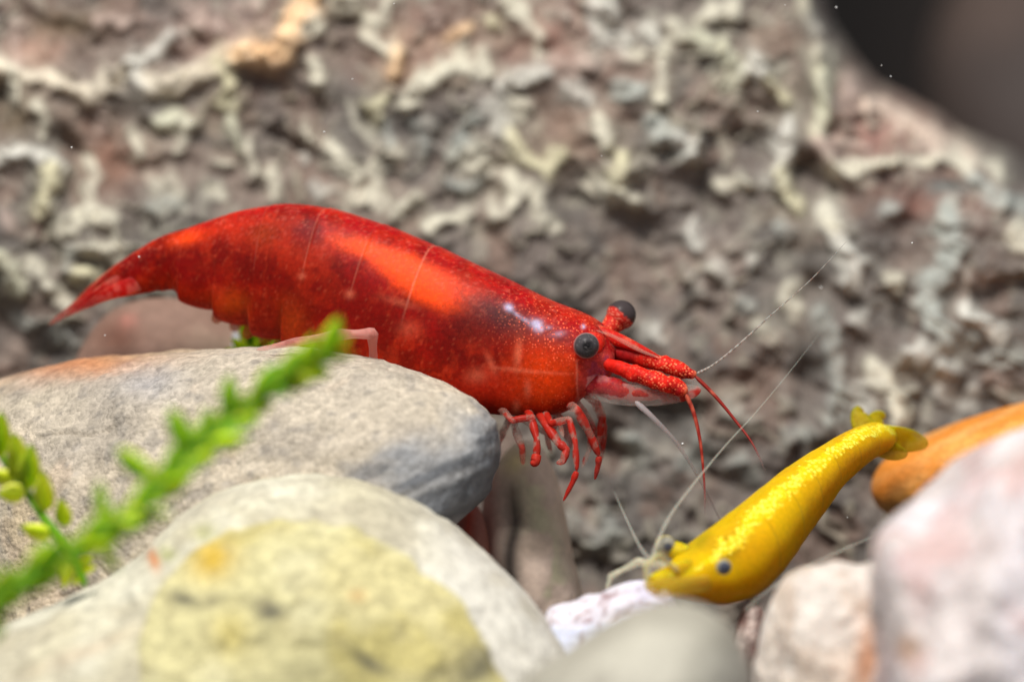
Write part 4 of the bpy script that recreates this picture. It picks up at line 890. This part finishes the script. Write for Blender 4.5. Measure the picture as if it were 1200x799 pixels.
# tail fan
def blade(pts, d, rad, flat, parent, cf, af, name, fd=None, mat=None):
    return tube(name, P([p[0] for p in pts], [p[1] for p in pts], d), pxr(rad), mat or M_RED, parent, n=50, seg=20, flat=flat, flat_dir=fd, colf=cf, attrf=af)
def tailc(s, v):
    c = mixc(np.tile(lin(168, 20, 16), (len(s), 1)), lin(196, 40, 34), sstep(-.1, .4, fbm(v * 9, 3)))
    c = mixc(c, lin(206, 96, 84), sstep(0.25, 0.5, fbm(v * 16 + 4, 3)) * .5)
    return mixc(c, lin(176, 60, 60), sstep(.6, 1, s))
tla = lambda s, v: {'spk': .1, 'alpha': 1 - 0.6 * sstep(.7, 1.0, s)}
for d0, pts, rad, nm in ((0.66, [(178, 300), (140, 322), (104, 348), (56, 381)], [14, 12, 7, 2.5], 'telson'), (0.58, [(182, 312), (146, 330), (110, 349), (76, 371)], [14, 12, 8, 2], 'uropod'), (0.52, [(184, 322), (152, 335), (124, 346), (96, 362)], [11, 10, 7, 2], 'uropod'),
                         (0.74, [(180, 298), (144, 316), (112, 338), (78, 364)], [12, 10, 7, 2], 'uropod'), (0.80, [(182, 306), (150, 322), (118, 342), (88, 360)], [11, 10, 7, 2], 'uropod')):
    blade(pts, [.60, .64 + (d0 - .66) * .4, .70 + (d0 - .66) * .7, d0 + .14], rad, 0.3, red, tailc, lambda s, v: {'spk': .05, 'alpha': 1 - 0.62 * sstep(.5, 1.0, s)}, nm)
# swimmerets under the belly
for x0, y0, x1, y1, d0 in ((262, 356, 250, 378, .5), (300, 372, 286, 396, .45), (335, 386, 322, 412, .4), (280, 362, 272, 388, .7), (318, 380, 306, 404, .66)):
    blade([(x0, y0), ((x0 + x1) / 2 + 2, (y0 + y1) / 2), (x1, y1)], [d0, d0 + .02, d0 + .04], [11, 10, 4], .35, red, lambda s, v: mixc(np.tile(lin(168, 60, 14), (len(s), 1)), lin(196, 110, 60), s * .7), lambda s, v: {'spk': 0.0, 'alpha': .85 - .4 * s}, 'swimmeret')

# ------------------------------------------------------------------ yellow shrimp
YT = [(763, 676), (774, 668), (788, 660), (802, 645), (819, 629), (842, 611), (866, 592), (890, 573), (915, 553), (940, 536), (965, 521), (985, 509), (1005, 500), (1022, 495), (1036, 499)]
YB = [(765, 694), (782, 699), (803, 701), (827, 705), (855, 707), (885, 698), (910, 677), (930, 651), (948, 624), (967, 598), (986, 571), (1006, 552), (1020, 540), (1036, 531), (1044, 522)]
YW = [5, 13, 22, 32, 42, 50, 52, 50, 46, 40, 33, 27, 22, 18, 12]
YD = list(np.interp(np.arange(15), [0, 14], [-0.95, 0.42]))
Y_SEG = [5.6, 7.0, 8.2, 9.4, 10.6, 12.0]
def yel_ridge(s, v):
    h = 0 * s
    for e in Y_SEG:
        t = -(s - e)
        h = h + 0.014 * np.exp(-np.clip(t, 0, None) / 0.5) * sstep(-.06, .06, t)
    return h
yel = thing('yellow_shrimp', P(850, 730, -0.5), 'yellow shrimp with bright lemon stripe along its back, head down among stones', 'shrimp')
yv, ys, yvv, yxy, ysv = loft(YT, YB, YD, YW, 320, 170, roll=0.0, ridge=yel_ridge)
X, Y = yxy[:, 0], yxy[:, 1]
c = np.tile(lin(228, 182, 8), (len(yv), 1))
c = mixc(c, lin(226, 154, 4), sstep(0.1, -0.7, yvv + .25 * fbm(yv * 4, 3)))
c = mixc(c, lin(196, 160, 8), sstep(0.45, 0.9, yvv) * .8)
c = mixc(c, lin(206, 144, 6), sstep(0, .5, fbm(yv * 4 + 6, 4)) * .45)
c = mixc(c, lin(232, 176, 10), sstep(.1, .5, fbm(yv * 8 + 16, 4)) * .35)
def yspot(c, cx, cy, rx, ry, col, a, ang=0.0):
    ca, sa = math.cos(ang), math.sin(ang)
    x = (X - cx) * ca + (Y - cy) * sa; y = -(X - cx) * sa + (Y - cy) * ca
    return mixc(c, col, a * np.exp(-((x / rx) ** 2 + (y / ry) ** 2) * (1 + .4 * fbm(yv * 8, 3))))
c = yspot(c, 855, 642, 26, 12, lin(120, 104, 8), .9, -.9); c = yspot(c, 822, 632, 18, 9, lin(150, 134, 12), .8, -.7); c = yspot(c, 800, 665, 14, 8, lin(206, 176, 14), .7); c = yspot(c, 880, 645, 22, 18, lin(206, 150, 8), .5)
c = yspot(c, 832, 655, 16, 8, lin(238, 196, 8), .6); c = yspot(c, 800, 690, 40, 8, lin(206, 182, 40), .5)
# the stripe: crowded lemon flecks along the middle of the back (near side only)
ctr = np.interp(ys, [2, 4, 6, 8, 10, 12, 13.5], [0.36, 0.54, 0.54, 0.48, 0.46, 0.50, 0.40])
half = np.interp(ys, [2, 4, 6, 8, 10, 12, 14], [0.10, 0.22, 0.20, 0.22, 0.26, 0.34, 0.5])
dist = np.abs(yvv - ctr) / half
flk = noise(yv * 40) * .4 + noise(yv * 80 + 7) * .4 + .25 * fbm(yv * 9 + 3, 2)
st = sstep(1.05, 0.75, dist + flk * 1.0) * sstep(1.5, 3.0, ys) * (ysv < 0.05) * sstep(14.2, 13.4, ys)
c = mixc(c, lin(242, 206, 14), st * .8)
for e in Y_SEG:
    c = mixc(c, lin(160, 112, 8), np.exp(-((ys - e) / .03) ** 2) * .4)
mesh_obj('body', yv, grid_quads(320, 170), M_YEL, yel, c, {'spk': st * 1.25 + .02, 'alpha': 1.0})
YC = lin(220, 178, 20)
ycol = lambda s, v: mixc(np.tile(YC, (len(s), 1)), lin(236, 206, 60), sstep(-.1, .4, fbm(v * 10, 3)))
yat = lambda a: (lambda s, v: {'spk': .1, 'alpha': a})
def yeye(center, r, look, p0=36, p1=52):
    look = np.asarray(look) / np.linalg.norm(look)
    def cf(d):
        a = np.degrees(np.arccos(np.clip(d @ look, -1, 1)))
        c = np.tile(lin(150, 146, 132), (len(d), 1)); c = mixc(c, lin(70, 74, 88), sstep(p1, p0, a))
        return mixc(c, lin(196, 180, 110), sstep(62, 80, a))
    return sphere('eye', center, r, M_EYE, yel, cf, nu=36, nv=36)
yeye(P(848, 664, -0.90), 9.0 * K, -F + R * .1)
yeye(P(780, 639, -0.62), 12 * K, -F * .9 + R * .2 - U * .1, 18, 30)
tube('eye_stalk', [P(806, 652, -0.62), P(794, 646, -0.62), P(783, 641, -0.61)], pxr([12, 11, 9]), M_YEL, yel, n=24, seg=16, colf=ycol, attrf=yat(1.0))
tube('rostrum', P([830, 800, 780, 762], [655, 666, 675, 682], [-0.66, -0.76, -0.86, -0.94]), pxr([4, 9, 10, 7]), M_YEL, yel, n=40, seg=14, colf=ycol, attrf=yat(1.0))
tube('antennal_scale', P([850, 800, 772, 757], [680, 686, 688, 686], [-0.6, -0.95, -1.03, -1.05]), pxr([8, 10, 10, 5]), M_LIMB, yel, n=40, seg=16, flat=.35, colf=lambda s, v: np.tile(lin(224, 188, 60), (len(s), 1)), attrf=yat(.5))
tube('antennal_scale', P([840, 790, 768, 757], [662, 672, 679, 682], [-0.6, -0.85, -0.9, -0.9]), pxr([11, 10, 8, 4]), M_LIMB, yel, n=40, seg=16, flat=.35, colf=ycol, attrf=yat(.8))
CL = lin(216, 212, 186)
# glassy legs
clear_leg([(800, 676), (778, 662), (748, 658), (716, 675), (711, 690)], [-0.8, -0.75, -0.72, -0.72, -0.72], [4, 4.2, 4.2, 3.2, 2.0], .5, yel, CL)
clear_leg([(795, 670), (772, 650), (757, 662), (757, 690)], [-0.85, -0.9, -0.92, -0.95], [4, 3.6, 3.2, 2.2], .35, yel, lin(214, 206, 150))
clear_leg([(880, 700), (888, 712), (884, 735)], [-0.5, -0.5, -0.5], [4, 3.5, 2.5], .4, yel, CL)
# long clear antennae
wh = lambda s, v: np.tile(lin(206, 202, 188), (len(s), 1))
tube('antenna', P([762, 764, 782, 812, 850, 885, 925, 965], [690, 655, 610, 568, 522, 484, 436, 385], [-0.95, -0.85, -0.6, -0.38, -0.2, -0.05, 0.15, 0.4]), pxr([3.6, 2.6, 2.0, 1.6, 1.2, .9, .7, .4]), M_LIMB, yel, n=90, seg=8, colf=wh, attrf=lambda s, v: {'alpha': .36 - .26 * s})
tube('antenna', P([872, 900, 945, 990, 1024], [716, 692, 664, 643, 628], [-0.6, -0.55, -0.5, -0.45, -0.4]), pxr([3.6, 3.0, 2.6, 2.2, 1.6]), M_LIMB, yel, n=60, seg=8, colf=wh, attrf=lambda s, v: {'alpha': .2 - .06 * s})
tube('antenna', P([765, 750, 735, 718, 704], [660, 640, 610, 572, 540], [-0.75, -0.4, 0.0, 0.4, 0.8]), pxr([3.5, 2.6, 2.0, 1.5, 1.0]), M_LIMB, yel, n=60, seg=8, colf=wh, attrf=lambda s, v: {'alpha': .25 - .2 * s})
# tail fan
yt = lambda s, v: mixc(np.tile(lin(176, 132, 8), (len(s), 1)), lin(206, 164, 16), sstep(0, .4, noise(v * 20)))
blade([(1028, 512), (1050, 514), (1070, 517), (1088, 521)], [.38, .42, .46, .5], [13, 15, 13, 5], .16, yel, yt, lambda s, v: {'spk': 0.0, 'alpha': 1 - .5 * s}, 'uropod', mat=M_YEL)
blade([(1024, 516), (1036, 524), (1050, 530), (1064, 532)], [.3, .32, .35, .4], [14, 13, 10, 4], .16, yel, yt, lambda s, v: {'spk': 0.0, 'alpha': 1 - .5 * s}, 'uropod', mat=M_YEL)
blade([(1018, 508), (1010, 496), (1006, 484), (1010, 478)], [.46, .50, .54, .56], [14, 13, 9, 4], .3, yel, lambda s, v: np.tile(lin(160, 138, 10), (len(s), 1)), yat(.9), 'uropod', mat=M_YEL)
blade([(1022, 505), (1026, 494), (1030, 488), (1038, 486)], [.46, .52, .56, .58], [12, 12, 8, 3], .3, yel, lambda s, v: np.tile(lin(166, 142, 10), (len(s), 1)), yat(.9), 'uropod', mat=M_YEL)
blade([(1026, 508), (1042, 508), (1060, 511), (1074, 516)], [.42, .46, .5, .54], [11, 10, 7, 2], .4, yel, yt, yat(1.0), 'telson', mat=M_YEL)

# ------------------------------------------------------------------ moss sprigs
def leaf_mesh(name, mat, nl=7, width=0.46):
    s = np.linspace(0, 1, nl)
    w = width / 2 * np.sin(np.pi * s ** 0.8) ** 0.8
    zc = 0.10 * np.sin(np.pi * s)
    rows = []
    for i in range(nl):
        rows.append([(s[i], -w[i], zc[i] + .05), (s[i], 0, zc[i] + .015), (s[i], w[i], zc[i] + .05), (s[i], 0, zc[i] - .02)])
    v = np.array(rows).reshape(-1, 3)
    me = bpy.data.meshes.new(name)
    me.from_pydata([tuple(x) for x in v], [], [tuple(int(k) for k in f) for f in grid_quads(nl, 4)])
    for p in me.polygons: p.use_smooth = True
    me.materials.append(mat)
    return me
LM1, LM2 = leaf_mesh('leaf', M_LEAF), leaf_mesh('leaf', M_LEAF2, width=0.56)
def put_leaf(me, parent, base, tip, spin, wide=1.0):
    base = np.asarray(base); tip = np.asarray(tip)
    x = tip - base; ln = np.linalg.norm(x); x = x / ln
    up = -F * math.cos(spin) + U * math.sin(spin)
    z = up - (up @ x) * x; z /= np.linalg.norm(z)
    y = np.cross(z, x)
    o = bpy.data.objects.new('leaf', me)
    COL.objects.link(o)
    o.parent = parent
    b0 = base - ORG[parent]
    o.matrix_local = Matrix(((x[0] * ln, y[0] * ln * wide, z[0] * ln, b0[0]), (x[1] * ln, y[1] * ln * wide, z[1] * ln, b0[1]), (x[2] * ln, y[2] * ln * wide, z[2] * ln, b0[2]), (0, 0, 0, 1)))
    return o
m, nt, b = new_mat('moss_stem'); b.inputs['Base Color'].default_value = (0.13, 0.32, 0.008, 1); b.inputs['Roughness'].default_value = .5; b.inputs['Specular IOR Level'].default_value = .12
M_STEM = m
rng = np.random.RandomState(3)
# the long blurred frond close to the lens
fr = thing('moss_frond', P(-40, 726, -2.9), 'long bright green moss frond leaning across in front of grey stone', 'plant')
fp = P([-60, -10, 40, 110, 165, 205, 245, 295, 345, 392], [740, 706, 674, 632, 594, 556, 520, 474, 440, 408], [-2.95, -2.9, -2.85, -2.8, -2.75, -2.7, -2.6, -2.5, -2.4, -2.3])
tube('stem', fp, pxr([9, 9, 8, 7.5, 7, 6.5, 6, 5, 4, 2]), M_STEM, fr, n=60, seg=10)
cl = catmull(fp, 40)
for i in range(1, 39):
    t = cl[min(i + 1, 39)] - cl[i - 1]; t /= np.linalg.norm(t)
    n_ = np.cross(t, F); n_ /= np.linalg.norm(n_)
    if n_ @ U < 0: n_ = -n_
    for sd in (-1, 1):
        L_ = (27 + 21 * rng.rand()) * K
        dirv = t * (0.8 + .3 * rng.rand()) + n_ * sd * ((0.30 if sd < 0 else 0.45) + .25 * rng.rand()) - F * 0.35 * rng.randn()
        dirv /= np.linalg.norm(dirv)
        put_leaf(LM1, fr, cl[i], cl[i] + dirv * L_, rng.randn() * .6, 0.8 + .3 * rng.rand())
for bx0, by0, tx, ty, d in ((123, 610, 118, 562, -2.25), (176, 560, 136, 523, -2.2), (183, 566, 158, 536, -2.2), (220, 530, 199, 476, -2.15), (224, 522, 207, 490, -2.1), (243, 510, 241, 478, -2.1), (268, 490, 270, 438, -2.05), (276, 484, 262, 452, -2.05), (300, 470, 318, 428, -2.0), (330, 445, 352, 408, -1.95), (392, 408, 412, 396, -1.8), (120, 640, 140, 668, -2.25), (0, 716, -6, 752, -2.35)):
    put_leaf(LM1, fr, P(bx0, by0, d - .5), P(tx, ty, d - .45), rng.randn() * .4, 1.0)
# the sharper small sprig at the left edge
sp_ = thing('moss_sprig', P(100, 720, -1.2), 'small leafy yellow-green moss sprig at the photo left edge', 'plant')
sp_pts = P([100, 92, 76, 55, 38, 20, 2, -14], [688, 668, 638, 612, 586, 562, 534, 500], [-1.2, -1.2, -1.2, -1.18, -1.15, -1.12, -1.1, -1.08])
tube('stem', sp_pts, pxr([5, 5.5, 6, 5.5, 5, 4.5, 4, 3]), M_STEM, sp_, n=50, seg=10)
for bx0, by0, tx, ty, wd in ((27, 566, 17, 504, 1.0), (34, 574, 38, 518, 1.05), (30, 578, -6, 578, 1.35), (16, 564, -12, 550, 1.4), (53, 600, 51, 550, 1.05), (77, 617, 71, 582, 1.15), (60, 626, 22, 615, 1.05), (0, 536, 3, 480, 1.0), (-2, 530, -22, 500, 1.2), (84, 652, 74, 690, 1.0), (92, 664, 112, 655, 1.0), (98, 672, 82, 684, 1.2), (96, 668, 114, 664, 1.0), (10, 548, 24, 524, .8)):
    put_leaf(LM2, sp_, P(bx0, by0, -1.18), P(tx, ty, -1.24), rng.randn() * .3, wd * .84)
# green tuft behind the grey stone
tf_ = thing('moss_tuft', P(290, 430, 1.0), 'small green moss tuft peeking out under the red shrimp belly', 'plant')
tube('stem', P([296, 292, 288], [440, 405, 372], [1.0, 1.0, 1.0]), pxr([5, 5, 3]), M_STEM, tf_, n=20, seg=8)
for bx0, by0, tx, ty in ((292, 405, 284, 370), (294, 408, 304, 376), (292, 412, 270, 396), (296, 412, 318, 392), (298, 416, 332, 398), (300, 418, 346, 402), (290, 398, 296, 366), (290, 415, 262, 408)):
    put_leaf(LM1, tf_, P(bx0, by0, 1.0), P(tx, ty, .95), rng.randn() * .3, 1.0)

# ------------------------------------------------------------------ drifting specks in the water
m, nt, b = new_mat('pale_speck'); b.inputs['Base Color'].default_value = (.8, .8, .78, 1); b.inputs['Roughness'].default_value = .6
sv, sq, base_i = [], [], 0
sp_list = [(380, 155, -.3, 1.6), (800, 520, -.1, 2.2), (163, 301, .3, 1.6), (980, 9, .4, 1.8), (1044, 90, .3, 1.3), (1033, 77, .3, 1.1), (1069, 285, .1, 1.6), (962, 337, .6, 2), (84, 173, .2, 1.6), (224, 142, .3, 1.2), (123, 393, .3, 1.4), (705, 183, -.2, 1.1), (888, 131, .2, 1.3), (413, 93, .3, 1.2), (462, 5, .2, 1.1), (1104, 663, -.2, 1.6), (993, 606, -.1, 1.2), (145, 590, -1.3, 1.5), (920, 6, .2, 1.0)]
for x, y, d, r in sp_list:
    c0 = P(x, y, d); r = r * K * .75
    for th_ in (0, 1, 2):
        for k in range(6):
            a = k * math.pi / 3
            e = (0.02, 1.0, 0.02)[th_]
            sv.append(c0 + r * (e * (math.cos(a) * R + math.sin(a) * U) + (th_ - 1) * F * .8))
    for th_ in (0, 1):
        for k in range(6):
            sq.append((base_i + th_ * 6 + k, base_i + th_ * 6 + (k + 1) % 6, base_i + th_ * 6 + 6 + (k + 1) % 6, base_i + th_ * 6 + 6 + k))
    base_i += 18
mesh_obj('drifting_specks', np.array(sv), np.array(sq), m, None, label='tiny pale specks drifting in the tank water', cat='specks', kind='stuff')
